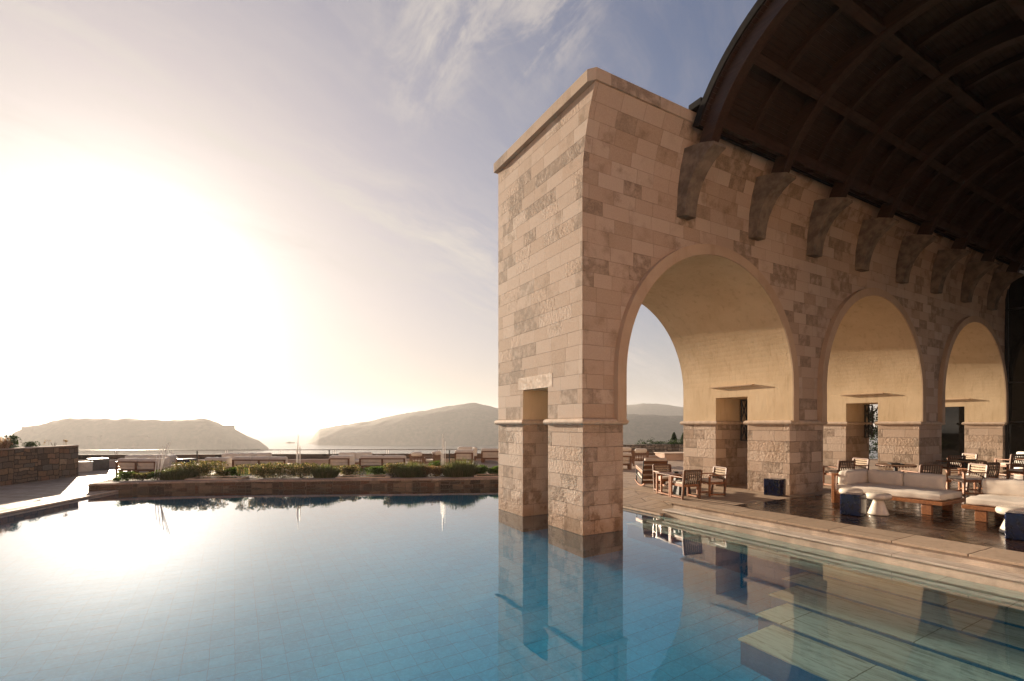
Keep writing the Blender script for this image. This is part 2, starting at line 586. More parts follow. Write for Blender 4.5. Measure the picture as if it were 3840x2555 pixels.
def coursed_mat(name, palette, ang, hgt=0.18, wid=0.36, joint=(0.05, 0.038, 0.028), jw=0.014):
    """rough courses of split stone: rows of uneven height, stones of uneven length"""
    m, hn, b = new_mat(name)
    co = hn.objco()
    wv = hn.n('ShaderNodeTexNoise')
    hn.put(wv.inputs['Vector'], co)
    wv.inputs['Scale'].default_value = 1.9
    wv.inputs['Detail'].default_value = 3
    off = hn.scale(hn.vmath('SUBTRACT', wv.outputs['Color'], (0.5, 0.5, 0.5)), 0.20)
    x, y, z = hn.sep(hn.vmath('ADD', co, off))[:]
    u = hn.math('ADD', hn.math('MULTIPLY', x, math.cos(ang)), hn.math('MULTIPLY', y, math.sin(ang)))
    # uneven courses: jump between full rows and split rows along the wall
    seg = hn.math('FLOOR', hn.math('DIVIDE', u, wid * 2.6))
    sh = hn.math('MULTIPLY', hn.white(None, '1D', seg), hgt)
    split = hn.math('GREATER_THAN', hn.white(None, '1D', hn.math('ADD', seg, 71.0)), 0.6)
    hh = hn.fmix(split, hgt, hgt * 0.62)
    vv = hn.math('DIVIDE', hn.math('ADD', z, sh), hh)
    row = hn.math('FLOOR', vv)
    W = hn.math('ADD', hn.math('DIVIDE', u, wid), hn.math('MULTIPLY', hn.math('ADD', row, hn.math('MULTIPLY', seg, 3.0)), 17.31))
    k = {}
    for f in ('F1', 'DISTANCE_TO_EDGE'):
        k[f] = hn.n('ShaderNodeTexVoronoi', voronoi_dimensions='1D', feature=f)
        hn.put(k[f].inputs['W'], W)
        k[f].inputs['Scale'].default_value = 1.0
        k[f].inputs['Randomness'].default_value = 0.9
    cr, cg, cbl = hn.sep(k['F1'].outputs['Color'])[:]
    fr = hn.math('FRACT', vv)
    de = hn.math('MULTIPLY', hn.math('MINIMUM', fr, hn.math('SUBTRACT', 1.0, fr)), hh)
    fs = hn.math('FRACT', hn.math('DIVIDE', u, wid * 2.6))
    ds = hn.math('MULTIPLY', hn.math('MINIMUM', fs, hn.math('SUBTRACT', 1.0, fs)), wid * 2.6)
    d = hn.math('MINIMUM', hn.math('MINIMUM', de, hn.math('MULTIPLY', k['DISTANCE_TO_EDGE'].outputs['Distance'], wid)), ds)
    d = hn.math('ADD', d, hn.math('MULTIPLY', hn.math('SUBTRACT', hn.noise(co, 14, 3), 0.5), 0.02))
    face = hn.smooth(d, jw * 0.3, jw * 1.6)
    c = hn.ramp(cr, palette)
    n2 = hn.noise(co, 12, 5, 0.68)
    c = hn.mix(hn.smooth(n2, 0.38, 0.72, 0.0, 0.55), c, (0.10, 0.078, 0.06))
    c = hn.mix(hn.smooth(hn.noise(co, 30, 3), 0.56, 0.74, 0, 0.4), c, (0.36, 0.29, 0.22))
    c = hn.mix(face, joint, c)
    hn.put(b.inputs['Base Color'], c)
    b.inputs['Roughness'].default_value = 0.9
    b.inputs['Specular IOR Level'].default_value = 0.2
    ht = hn.math('ADD', hn.math('MULTIPLY', face, 0.7), hn.math('ADD', hn.math('MULTIPLY', n2, 0.6), hn.math('MULTIPLY', cg, 0.5)))
    bump(hn, b, ht, 0.8, 0.035)
    return m


def leaf_mat(name, c1, c2, tip=None, trans=0.45):
    m, hn, b = new_mat(name)
    geo = hn.n('ShaderNodeNewGeometry')
    rp = geo.outputs['Random Per Island']
    c = hn.mix(rp, c1, c2)
    if tip:
        c = hn.mix(hn.smooth(hn.white(None, '1D', hn.math('MULTIPLY', rp, 917.0)), 0.72, 0.8), c, tip)
    hn.put(b.inputs['Base Color'], c)
    b.inputs['Roughness'].default_value = 0.55
    b.inputs['Specular IOR Level'].default_value = 0.3
    tr = hn.n('ShaderNodeBsdfTranslucent')
    hn.put(tr.inputs['Color'], hn.mix(1.0, c, (1.5, 1.5, 0.9), 'MULTIPLY'))
    mx = hn.n('ShaderNodeMixShader')
    mx.inputs[0].default_value = trans
    hn.t.links.new(b.outputs[0], mx.inputs[1])
    hn.t.links.new(tr.outputs[0], mx.inputs[2])
    hn.t.links.new(mx.outputs[0], hn.t.nodes['Material Output'].inputs[0])
    return m


ASHLAR = [(0.0, (0.37, 0.265, 0.19)), (0.2, (0.425, 0.31, 0.23)), (0.5, (0.455, 0.34, 0.26)), (0.8, (0.475, 0.365, 0.285)), (1.0, (0.50, 0.395, 0.315))]
M = {}
M['ashlar'] = stone_mat('ashlar', 0.333, 0.66, ASHLAR, 0.30, 0.014, 0.008, 0.75)
M['pier'] = stone_mat('pier_ashlar', 0.333, 0.62, ASHLAR, 0.65, 0.032, 0.009, 0.6, tide=True)


def plaster_mat(name, c1, c2, bd=0.012):
    m, hn, b = new_mat(name)
    co = hn.objco()
    x, y, z = hn.sep(co)[:]
    n = hn.noise(co, 1.1, 5, 0.6)
    c = hn.mix(hn.smooth(n, 0.3, 0.7), c1, c2)
    streak = hn.noise(hn.comb(hn.math('MULTIPLY', x, 4), hn.math('MULTIPLY', y, 4), hn.math('MULTIPLY', z, 0.6)), 1.6, 4, 0.6)
    c = hn.mix(hn.smooth(streak, 0.52, 0.75, 0, 0.3), c, (0.30, 0.19, 0.10))
    hn.put(b.inputs['Base Color'], c)
    b.inputs['Roughness'].default_value = 0.9
    b.inputs['Specular IOR Level'].default_value = 0.15
    trowel = hn.noise(hn.comb(hn.math('MULTIPLY', x, 1.0), hn.math('MULTIPLY', y, 1.0), hn.math('MULTIPLY', z, 0.35)), 9, 5, 0.62, dist=0.8)
    ht = hn.math('ADD', hn.math('MULTIPLY', trowel, 0.9), hn.math('MULTIPLY', hn.noise(co, 60, 3), 0.2))
    bump(hn, b, ht, 0.6, bd)
    return m


M['plaster'] = plaster_mat('ochre_plaster', (0.64, 0.50, 0.33), (0.57, 0.435, 0.275), 0.009)
M['ring'] = plaster_mat('pale_plaster', (0.50, 0.37, 0.26), (0.43, 0.31, 0.215), 0.006)
M['ochre'] = plaster_mat('terracotta_plaster', (0.66, 0.43, 0.30), (0.60, 0.38, 0.25), 0.01)
M['trim'] = plain_mat('smooth_stone_trim', (0.52, 0.40, 0.30), 0.75, 0.12, 5, 0.004, 30, 0.25)
M['coping'] = stone_mat('coping_stone', 3.0, 0.75, [(0, (0.40, 0.30, 0.22)), (1, (0.50, 0.39, 0.29))], 0.2, 0.006, 0.006, 0.6)
M['corbel'] = plain_mat('grey_cast_corbel', (0.21, 0.165, 0.125), 0.7, 0.3, 3.5, 0.006, 18, 0.3)
M['roofboard'] = wood_mat('roof_boards', (0.018, 0.0075, 0.0042), (0.038, 0.016, 0.008), 0.6, 'x', 0.0)
M['rib'] = wood_mat('laminated_rib', (0.022, 0.010, 0.006), (0.048, 0.022, 0.012), 0.5, 'y')
M['purlin'] = wood_mat('roof_purlin', (0.022, 0.0095, 0.0055), (0.045, 0.020, 0.011), 0.55, 'x')
M['roofskin'] = plain_mat('roof_metal_skin', (0.014, 0.012, 0.011), 0.85, 0.2, 3, 0, 1, 0.1)
M['teak'] = wood_mat('oiled_teak', (0.19, 0.066, 0.022), (0.36, 0.145, 0.05), 0.42, 'x', scale=1.0, spec=0.5)
M['teak2'] = wood_mat('brown_teak', (0.10, 0.042, 0.020), (0.21, 0.095, 0.042), 0.45, 'x', scale=1.0, spec=0.5)
M['deck'] = wood_mat('varnished_deck', (0.020, 0.0085, 0.0045), (0.042, 0.018, 0.009), 0.24, 'x', 0.145, 'y', 0.4, 0.15, 0.009)
M['strapdark'] = plain_mat('dark_strap', (0.13, 0.095, 0.07), 0.8, 0.15, 20, 0.002, 200, 0.2)
M['strap'] = plain_mat('woven_strap', (0.46, 0.36, 0.26), 0.8, 0.15, 20, 0.002, 200, 0.2)
M['fabric'] = plain_mat('cream_canvas', (0.66, 0.585, 0.50), 0.9, 0.05, 4, 0.003, 160, 0.15)
M['blue'] = plain_mat('cobalt_glaze', (0.006, 0.013, 0.055), 0.18, 0.5, 6, 0.003, 12, 0.6)
M['grey'] = plain_mat('charcoal_glaze', (0.07, 0.07, 0.075), 0.4, 0.2, 6, 0.002, 12, 0.5)
M['ceramic'] = plain_mat('white_glaze', (0.66, 0.59, 0.50), 0.16, 0.12, 5, 0.003, 9, 0.6)
M['black'] = plain_mat('black_metal', (0.015, 0.014, 0.013), 0.4, 0.2, 10, 0, 1, 0.5)
M['white'] = plain_mat('white_enamel', (0.78, 0.76, 0.72), 0.35, 0.05, 10, 0, 1, 0.5)
M['rail'] = plain_mat('steel_rail', (0.14, 0.13, 0.12), 0.4, 0.2, 10, 0, 1, 0.5, 0.6)
M['railpost'] = plain_mat('pale_steel_post', (0.62, 0.58, 0.53), 0.35, 0.1, 10, 0, 1, 0.5)
M['render'] = plain_mat('pale_render', (0.50, 0.36, 0.28), 0.9, 0.12, 1.2, 0.006, 25, 0.15)
M['linen'] = plain_mat('white_linen', (0.78, 0.74, 0.67), 0.9, 0.03, 4, 0.004, 60, 0.15)
M['soil'] = plain_mat('planting_soil', (0.07, 0.045, 0.03), 0.95, 0.4, 10, 0.03, 20, 0.1)
STONEPAL = [(0.0, (0.085, 0.062, 0.048)), (0.2, (0.15, 0.105, 0.078)), (0.4, (0.20, 0.125, 0.08)), (0.55, (0.125, 0.11, 0.095)), (0.7, (0.25, 0.15, 0.085)), (0.85, (0.22, 0.115, 0.07)), (1.0, (0.30, 0.215, 0.145))]
M['rubble'] = coursed_mat('rubble_wall_stone', STONEPAL, R(62), 0.25, 0.42)
PLPAL = [(0.0, (0.035, 0.028, 0.023)), (0.25, (0.085, 0.055, 0.038)), (0.5, (0.125, 0.062, 0.037)), (0.65, (0.055, 0.046, 0.038)), (0.8, (0.14, 0.10, 0.07)), (1.0, (0.20, 0.145, 0.10))]
M['rubble2'] = coursed_mat('planter_stone', PLPAL, R(-24), 0.20, 0.40, (0.13, 0.10, 0.075))
FARPAL = [(0.0, (0.16, 0.12, 0.09)), (0.5, (0.36, 0.28, 0.2)), (1.0, (0.5, 0.4, 0.3))]
M['rubble3'] = coursed_mat('pale_rubble', FARPAL, R(-22), 0.28, 0.42)
CAPPAL = [(0.0, (0.26, 0.185, 0.14)), (0.4, (0.38, 0.29, 0.225)), (0.7, (0.33, 0.21, 0.155)), (1.0, (0.45, 0.36, 0.29))]
M['flag'] = rubble_mat('planter_flagstone', CAPPAL, 0.55, 0.3, (0.28, 0.22, 0.17), True, 0.02)


def marble_mat():
    m, hn, b = new_mat('veined_step_marble')
    co = hn.objco()
    x, y, z = hn.sep(co)[:]
    vein = hn.noise(hn.comb(hn.math('MULTIPLY', x, 7.0), hn.math('MULTIPLY', y, 0.9), hn.math('MULTIPLY', z, 6.0)), 1.3, 6, 0.62, dist=0.7)
    c = hn.ramp(vein, [(0.30, (0.24, 0.205, 0.17)), (0.44, (0.44, 0.385, 0.33)), (0.56, (0.56, 0.50, 0.435)), (0.70, (0.33, 0.285, 0.24))])
    c = hn.mix(hn.smooth(hn.noise(hn.comb(hn.math('MULTIPLY', x, 16), hn.math('MULTIPLY', y, 2.5), z), 1.6, 4), 0.58, 0.70, 0, 0.6), c, (0.12, 0.10, 0.085))
    # slabs about 2.2 m long butted end to end
    row = hn.math('FLOOR', hn.math('MULTIPLY', hn.math('ADD', z, 2.03), 5.6))
    sy = hn.math('DIVIDE', hn.math('ADD', y, hn.math('MULTIPLY', hn.white(None, '1D', row), 3.0)), 2.3)
    fy = hn.math('FRACT', sy)
    e = hn.math('MULTIPLY', hn.math('MINIMUM', fy, hn.math('SUBTRACT', 1.0, fy)), 2.3)
    f = hn.smooth(e, 0.003, 0.009)
    c = hn.mix(f, (0.10, 0.075, 0.055), c)
    tone = hn.white(None, '1D', hn.math('ADD', hn.math('FLOOR', sy), hn.math('MULTIPLY', row, 13.0)))
    c = hn.mix(hn.math('MULTIPLY', tone, 0.22), c, (0.34, 0.25, 0.18))
    hn.put(b.inputs['Base Color'], c)
    b.inputs['Roughness'].default_value = 0.5
    b.inputs['Specular IOR Level'].default_value = 0.4
    bump(hn, b, hn.math('ADD', hn.math('MULTIPLY', f, 0.6), hn.noise(co, 70, 3)), 0.4, 0.006)
    return m


M['marble'] = marble_mat()
M['riser'] = plain_mat('hammered_riser_stone', (0.53, 0.44, 0.355), 0.8, 0.22, 2.0, 0.012, 55, 0.2)


def paving_mat(name, ang, c1, c2, w=0.36, L=1.5, joint=(0.13, 0.09, 0.065)):
    m, hn, b = new_mat(name)
    co = hn.objco()
    x, y, z = hn.sep(co)[:]
    wob = hn.math('MULTIPLY', hn.math('SUBTRACT', hn.noise(co, 1.2, 2), 0.5), 0.12)
    a = hn.math('ADD', hn.math('MULTIPLY', x, math.cos(ang)), hn.math('MULTIPLY', y, math.sin(ang)))
    bb = hn.math('ADD', hn.math('SUBTRACT', hn.math('MULTIPLY', y, math.cos(ang)), hn.math('MULTIPLY', x, math.sin(ang))), wob)
    rv = hn.math('DIVIDE', bb, w)
    row = hn.math('FLOOR', rv)
    ro = hn.white(None, '1D', row)
    av = hn.math('ADD', hn.math('DIVIDE', a, L), hn.math('MULTIPLY', ro, 7.3))
    vor = hn.n('ShaderNodeTexVoronoi', voronoi_dimensions='1D', feature='DISTANCE_TO_EDGE')
    hn.put(vor.inputs['W'], hn.math('ADD', av, hn.math('MULTIPLY', row, 57.0)))
    vor.inputs['Scale'].default_value = 1.0
    vf = hn.n('ShaderNodeTexVoronoi', voronoi_dimensions='1D', feature='F1')
    hn.put(vf.inputs['W'], hn.math('ADD', av, hn.math('MULTIPLY', row, 57.0)))
    vf.inputs['Scale'].default_value = 1.0
    fr = hn.math('FRACT', rv)
    e1 = hn.math('MULTIPLY', hn.math('MINIMUM', fr, hn.math('SUBTRACT', 1.0, fr)), w)
    e2 = hn.math('MULTIPLY', vor.outputs['Distance'], L)
    f = hn.smooth(hn.math('MINIMUM', e1, e2), 0.006, 0.018)
    tone = hn.sep(vf.outputs['Color'])[0]
    c = hn.mix(tone, c1, c2)
    c = hn.mix(hn.smooth(hn.noise(co, 7, 5, 0.65), 0.45, 0.75, 0, 0.45), c, tuple(q * 0.55 for q in c2))
    c = hn.mix(f, joint, c)
    hn.put(b.inputs['Base Color'], c)
    hn.put(b.inputs['Roughness'], hn.smooth(hn.noise(co, 3, 3), 0.3, 0.7, 0.5, 0.8))
    b.inputs['Specular IOR Level'].default_value = 0.12
    bump(hn, b, hn.math('ADD', f, hn.math('MULTIPLY', hn.noise(co, 22, 4), 0.45)), 0.6, 0.012)
    return m


M['paving'] = paving_mat('terrace_flagstone', R(-24), (0.40, 0.315, 0.245), (0.31, 0.235, 0.175), 0.40, 1.6)
M['border'] = paving_mat('platform_slab', R(0), (0.42, 0.32, 0.235), (0.35, 0.26, 0.185), 1.1, 2.2)
M['drain'] = None


def tile_mat(name, c1, c2, tu=0.155, tv=0.28, axes='xy', grout=(0.014, 0.15, 0.25)):
    m, hn, b = new_mat(name)
    co = hn.objco()
    x, y, z = hn.sep(co)[:]
    if axes == 'xy':
        u, v = x, y
    else:
        _, u, v = facing_uv(hn)
    iu, iv = hn.math('DIVIDE', u, tu), hn.math('DIVIDE', v, tv)
    fu, fv = hn.math('FRACT', iu), hn.math('FRACT', iv)
    e = hn.math('MINIMUM', hn.math('MULTIPLY', hn.math('MINIMUM', fu, hn.math('SUBTRACT', 1.0, fu)), tu * 2.0), hn.math('MULTIPLY', hn.math('MINIMUM', fv, hn.math('SUBTRACT', 1.0, fv)), tv))
    f = hn.smooth(e, 0.003, 0.009)
    tone = hn.white(hn.comb(hn.math('FLOOR', iu), hn.math('FLOOR', iv), 0.0))
    c = hn.mix(tone, c1, c2)
    vo = hn.n('ShaderNodeTexVoronoi', feature='SMOOTH_F1')
    hn.put(vo.inputs['Vector'], co)
    vo.inputs['Scale'].default_value = 9.0
    c = hn.mix(hn.smooth(hn.noise(co, 11, 3, 0.6, dist=1.5), 0.42, 0.62, 0, 0.35), c, tuple(min(1, q * 1.35 + 0.03) for q in c1))
    c = hn.mix(f, grout, c)
    hn.put(b.inputs['Base Color'], c)
    b.inputs['Roughness'].default_value = 0.4
    return m


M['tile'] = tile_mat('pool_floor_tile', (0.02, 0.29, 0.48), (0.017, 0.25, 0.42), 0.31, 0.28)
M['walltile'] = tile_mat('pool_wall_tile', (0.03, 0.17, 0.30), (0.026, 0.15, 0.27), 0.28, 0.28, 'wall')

# water of the pool: real refracting surface, faint ripples
m, hn, b = new_mat('pool_water')
co = hn.objco()
hn.t.nodes.remove(b)
rip = hn.math('ADD', hn.noise(co, 2.2, 3, 0.5), hn.math('MULTIPLY', hn.noise(co, 9.0, 2, 0.5), 0.18))
bp = hn.n('ShaderNodeBump')
hn.put(bp.inputs['Height'], rip)
bp.inputs['Strength'].default_value = 0.06
bp.inputs['Distance'].default_value = 0.05
pb = hn.n('ShaderNodeBsdfPrincipled')
pb.inputs['Base Color'].default_value = (0.48, 0.90, 0.99, 1)
pb.inputs['Roughness'].default_value = 0.0
pb.inputs['IOR'].default_value = 1.333
pb.inputs['Transmission Weight'].default_value = 1.0
hn.t.links.new(bp.outputs[0], pb.inputs['Normal'])
# a little extra mirror sheen at grazing angles
gl = hn.n('ShaderNodeBsdfGlossy')
gl.inputs['Color'].default_value = (1, 1, 1, 1)
gl.inputs['Roughness'].default_value = 0.0
fz = hn.n('ShaderNodeFresnel')
fz.inputs['IOR'].default_value = 1.31
hn.t.links.new(bp.outputs[0], fz.inputs['Normal'])
front = hn.math('SUBTRACT', 1.0, hn.n('ShaderNodeNewGeometry').outputs['Backfacing'])
mx = hn.n('ShaderNodeMixShader')
hn.put(mx.inputs[0], hn.math('MULTIPLY', hn.math('MULTIPLY', fz.outputs[0], front), 0.95, clamp=True))
hn.t.links.new(pb.outputs[0], mx.inputs[1])
hn.t.links.new(gl.outputs[0], mx.inputs[2])
hn.t.links.new(mx.outputs[0], hn.t.nodes['Material Output'].inputs[0])
M['water'] = m
# the sea: deep, wind-rippled
m, hn, b = new_mat('sea_water')
co = hn.objco()
b.inputs['Base Color'].default_value = (0.035, 0.055, 0.065, 1)
b.inputs['Roughness'].default_value = 0.22
b.inputs['IOR'].default_value = 1.333
wv = hn.math('ADD', hn.noise(co, 0.05, 4, 0.6), hn.math('MULTIPLY', hn.noise(co, 0.4, 3, 0.6), 0.3))
bump(hn, b, wv, 0.25, 6.0)
M['sea'] = m
# scrub-covered rock of the islands and hillside
m, hn, b = new_mat('scrub_hill')
co = hn.objco()
n1 = hn.noise(co, 0.11, 5, 0.7)
n2 = hn.noise(co, 0.018, 4, 0.6)
c = hn.mix(hn.smooth(n1, 0.36, 0.66), (0.035, 0.034, 0.022), (0.085, 0.068, 0.048))
c = hn.mix(hn.smooth(n2, 0.42, 0.66, 0, 0.65), c, (0.055, 0.048, 0.032))
hn.put(b.inputs['Base Color'], c)
b.inputs['Roughness'].default_value = 0.95
b.inputs['Specular IOR Level'].default_value = 0.1
bump(hn, b, n1, 0.5, 1.5)
M['hill'] = m
# dark plate glass of the restaurant front
m, hn, b = new_mat('dark_plate_glass')
b.inputs['Base Color'].default_value = (0.012, 0.012, 0.010, 1)
b.inputs['Roughness'].default_value = 0.03
b.inputs['Specular IOR Level'].default_value = 0.5
M['glass'] = m
M['leaf_lav'] = leaf_mat('lavender_leaf', (0.055, 0.075, 0.035), (0.12, 0.13, 0.06), (0.16, 0.13, 0.08))
M['leaf_green'] = leaf_mat('shrub_leaf', (0.03, 0.06, 0.015), (0.085, 0.12, 0.03), None, 0.5)
M['leaf_flower'] = leaf_mat('flowering_leaf', (0.045, 0.055, 0.022), (0.105, 0.105, 0.045), (0.36, 0.25, 0.16), 0.45)
M['leaf_sedum'] = leaf_mat('sedum_leaf', (0.085, 0.05, 0.03), (0.14, 0.085, 0.045), (0.26, 0.17, 0.09), 0.4)
M['leaf_pink'] = leaf_mat('pink_grass', (0.30, 0.17, 0.14), (0.42, 0.25, 0.20), (0.12, 0.10, 0.05), 0.5)
M['leaf_dark'] = leaf_mat('dark_leaf', (0.015, 0.03, 0.01), (0.04, 0.06, 0.02), None, 0.3)

# ------------------------------------------------------------------ ground: terrace sheets, pool basin, platform


def sstep(t):
    t = max(0.0, min(1.0, t))
    return t * t * (3 - 2 * t)


def terr_z(x, y):
    e = 10.18 + 0.02 * max(0.0, y - 11)
    return 0.055 + 0.03 * sstep((x + 3) / 6) + 0.27 * sstep((x - e - 0.1) / 1.5)


# straight line the far paving starts on (under the planter) and the pool's left edge
PL_A, PL_B = Vector((-3.73, 24.0, 0)), Vector((10.3, 17.9, 0))
LE_A, LE_B = Vector((-9.4, 9.4, 0)), Vector((-3.55, 23.82, 0))


def sheet(name, x0, x1, y0, y1, step, cuts, mat):
    bm = bmesh.new()
    nx, ny = int((x1 - x0) / step), int((y1 - y0) / step)
    vs = [[bm.verts.new((x0 + (x1 - x0) * i / nx, y0 + (y1 - y0) * j / ny, 0)) for j in range(ny + 1)] for i in range(nx + 1)]
    for i in range(nx):
        for j in range(ny):
            bm.faces.new((vs[i][j], vs[i + 1][j], vs[i + 1][j + 1], vs[i][j + 1]))
    for p, nrm in cuts:
        bmesh.ops.bisect_plane(bm, geom=bm.verts[:] + bm.edges[:] + bm.faces[:], plane_co=p, plane_no=nrm, clear_outer=True)
    for vtx in bm.verts:
        vtx.co.z = terr_z(vtx.co.x, vtx.co.y)
    me = bpy.data.meshes.new(name)
    bm.to_mesh(me)
    bm.free()
    me.materials.append(mat)
    o = bpy.data.objects.new(name, me)
    COL.objects.link(o)
    return struct(o)


pl_n = Vector((-(PL_B - PL_A).y, (PL_B - PL_A).x, 0)).normalized()     # points away from the pool
le_n = Vector((-(LE_B - LE_A).y, (LE_B - LE_A).x, 0)).normalized()     # points left, out of the pool
far_p, far_n = Vector((0, 33.4, 0)), Vector((0.447, 0.894, 0))
sheet('terrace', -40, 42, 10, 62, 0.6, [(PL_A, -pl_n), (far_p + far_n * 0.1, far_n)], M['paving'])
sheet('terrace', 10.16, 42, 9.6, 24, 0.28, [(PL_A, pl_n), (Vector((10.16, 9.6, 0)), Vector((-1, 0.012, 0)))], M['paving'])
sheet('terrace', -40, 0, 4, 40, 0.6, [(PL_A, pl_n), (LE_A, -le_n)], M['paving'])

POOL_Z = -1.75
basin = MB()
basin.add([(-14, -8, POOL_Z), (10.3, -8, POOL_Z), (10.3, 18.4, POOL_Z), (-3.5, 24.6, POOL_Z), (-14, 24.6, POOL_Z)], [(0, 1, 2, 3, 4)])
struct(basin.build('pool_floor', M['tile'], fix=False))
pw = MB()
pw.box(10.27, 10.5, 9.62, 18.2, POOL_Z - 0.1, 0.028)
p0, p1 = LE_A - Vector((2.4, 5.92, 0)) * 1.5, LE_B
for k in range(1):
    d = le_n * 0.3
    pw.add([p0, p1, p1 + d, p0 + d] + [q + Vector((0, 0, POOL_Z)) for q in (p0, p1, p1 + d, p0 + d)],
           [(0, 1, 5, 4), (1, 2, 6, 5), (2, 3, 7, 6), (3, 0, 4, 7)])
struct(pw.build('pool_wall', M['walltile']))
water = MB()
q0 = LE_A - Vector((2.4, 5.92, 0)) * 1.5
water.add([(q0.x - .02, q0.y, 0), (q0.x, -7.9, 0), (10.24, -7.9, 0), (10.24, 9.66, 0), (10.275, 9.66, 0), (10.275, 17.4, 0), (-3.5, 23.7, 0), (LE_B.x - .02, LE_B.y, 0)], [(0, 1, 2, 3, 4, 5, 6, 7)])
o = water.build('pool_water', M['water'], fix=False)
if o.data.polygons[0].normal.z < 0:
    o.data.flip_normals()
struct(o)


# overflow drain: pale coping strip with a slotted grate
def drain(a, b, nrm, zc):
    t = (b - a).normalized()
    cop, gr = MB(), MB()
    for lo, hi in ((0.0, 0.13), (0.34, 0.50)):
        pts = [a + nrm * lo, b + nrm * lo, b + nrm * hi, a + nrm * hi]
        cop.add([(p.x, p.y, zc) for p in pts] + [(p.x, p.y, zc - 0.06) for p in pts],
                [(0, 1, 2, 3), (4, 7, 6, 5), (0, 4, 5, 1), (1, 5, 6, 2), (2, 6, 7, 3), (3, 7, 4, 0)])
    L = (b - a).length
    n = int(L / 0.07)
    for i in range(n):
        c = a + t * (i + 0.5) * L / n
        for k in range(1):
            p, q = c + nrm * 0.145, c + nrm * 0.325
            gr.beam((p.x, p.y, zc - 0.010), (q.x, q.y, zc - 0.010), 0.042, 0.012)
    struct(cop.build('pool_coping', M['trim'], bevel=0.006))
    tag(gr.build('drain_grate', M['drainslat']), 'slotted stone overflow grate along the pool edge', 'drain grate')
    return gr


M['drainslat'] = plain_mat('drain_slat', (0.36, 0.28, 0.20), 0.7, 0.2, 6, 0.002, 40, 0.3)
drain(LE_A - Vector((2.4, 5.92, 0)), LE_B - (LE_B - LE_A).normalized() * 0.5, le_n, 0.068)
o1 = COL.objects[-1]
o1['label'] = 'slotted overflow grate along the left pool edge below the rubble wall'
drain(Vector((10.16, 9.66, 0)), Vector((10.22, 17.2, 0)), Vector((1, 0, 0)), 0.068)
o1 = COL.objects[-1]
o1['label'] = 'slotted overflow grate beside the end of the marble pool steps'

# platform under the arcade with its flight of marble steps running down into the pool
plat = MB()
plat.box(10.62, 34.0, -4.0, 9.62, -1.7, 0.352)
struct(plat.build('platform_base', M['riser']))
slab = MB()
slab.box(10.58, 11.55, -4.0, 9.62, 0.318, 0.36)
slab.box(11.551, 34.0, 8.45, 12.9, 0.318, 0.3601)
slab.box(10.58, 11.55, 9.6201, 10.6, 0.318, 0.3599)
struct(slab.build('platform_paving', M['border'], bevel=0.006))
dk = MB()
dk.box(11.553, 34.0, -4.0, 8.448, 0.30, 0.358)
struct(dk.build('wooden_deck', M['deck']))

steps_t = thing('pool_steps', 'pale veined marble steps descending into the pool from the deck', 'steps', (10.6, 4, 0))
steps_t.location = (0, 0, 0)
treads = [(10.24, 10.66, 9.66, 0.185, 0.36), (9.86, 10.26, 9.66, -0.012, 0.185), (9.38, 9.88, 9.66, -0.17, -0.012), (8.9, 9.40, 9.66, -0.34, -0.17),
          (8.22, 9.0, 5.05, -0.51, -0.34), (7.45, 8.26, 4.80, -0.68, -0.51), (6.70, 7.49, 4.52, -0.85, -0.68), (5.93, 6.74, 4.26, -1.02, -0.85)]
for i, (x0, x1, ye, zt, zu) in enumerate(treads):
    tr_ = MB()
    tr_.box(x0, x1, -4.0, ye, zt - 0.045, zt)
    tr_.build('tread', M['marble'], steps_t, bevel=0.012)
    ri = MB()
    bot = zt - 0.045
    low = treads[i + 1][3] if i + 1 < len(treads) else POOL_Z
    ri.box(x0 + 0.03, x1 + 0.6, -4.0, ye - 0.03, max(low - 0.02, POOL_Z) if i < 3 else POOL_Z, bot - 0.001)
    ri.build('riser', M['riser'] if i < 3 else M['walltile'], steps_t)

# ------------------------------------------------------------------ arcade building
ARCH = [(8.01, 14.72), (16.54, 23.32), (25.32, 32.06)]
PIER = [(6.82, 8.01), (14.72, 16.54), (23.32, 25.32), (32.06, 34.0)]
Y0, Y1 = 8.78, 12.85
YW = 8.81                                     # plane of the upper wall
DOORY = (10.20, 11.42)
ZS, ZM, ZD = 3.69, 2.60, 3.45                 # arch springing, moulding, passage head
WALLTOP = [(YW, 7.6), (8.80, 8.0), (8.775, 8.5), (8.69, 9.0), (8.55, 9.5), (8.34, 10.0)]
XE = 34.0
pav = thing('pavilion', 'open stone pavilion with tall arches under a dark timber barrel roof', 'building', (20, 4.6, 0.36))
pav.location = (0, 0, 0)


def arc_z(x, a, b):
    c, r = (a + b) / 2, (b - a) / 2
    return ZS + math.sqrt(max(0.0, r * r - (x - c) ** 2))


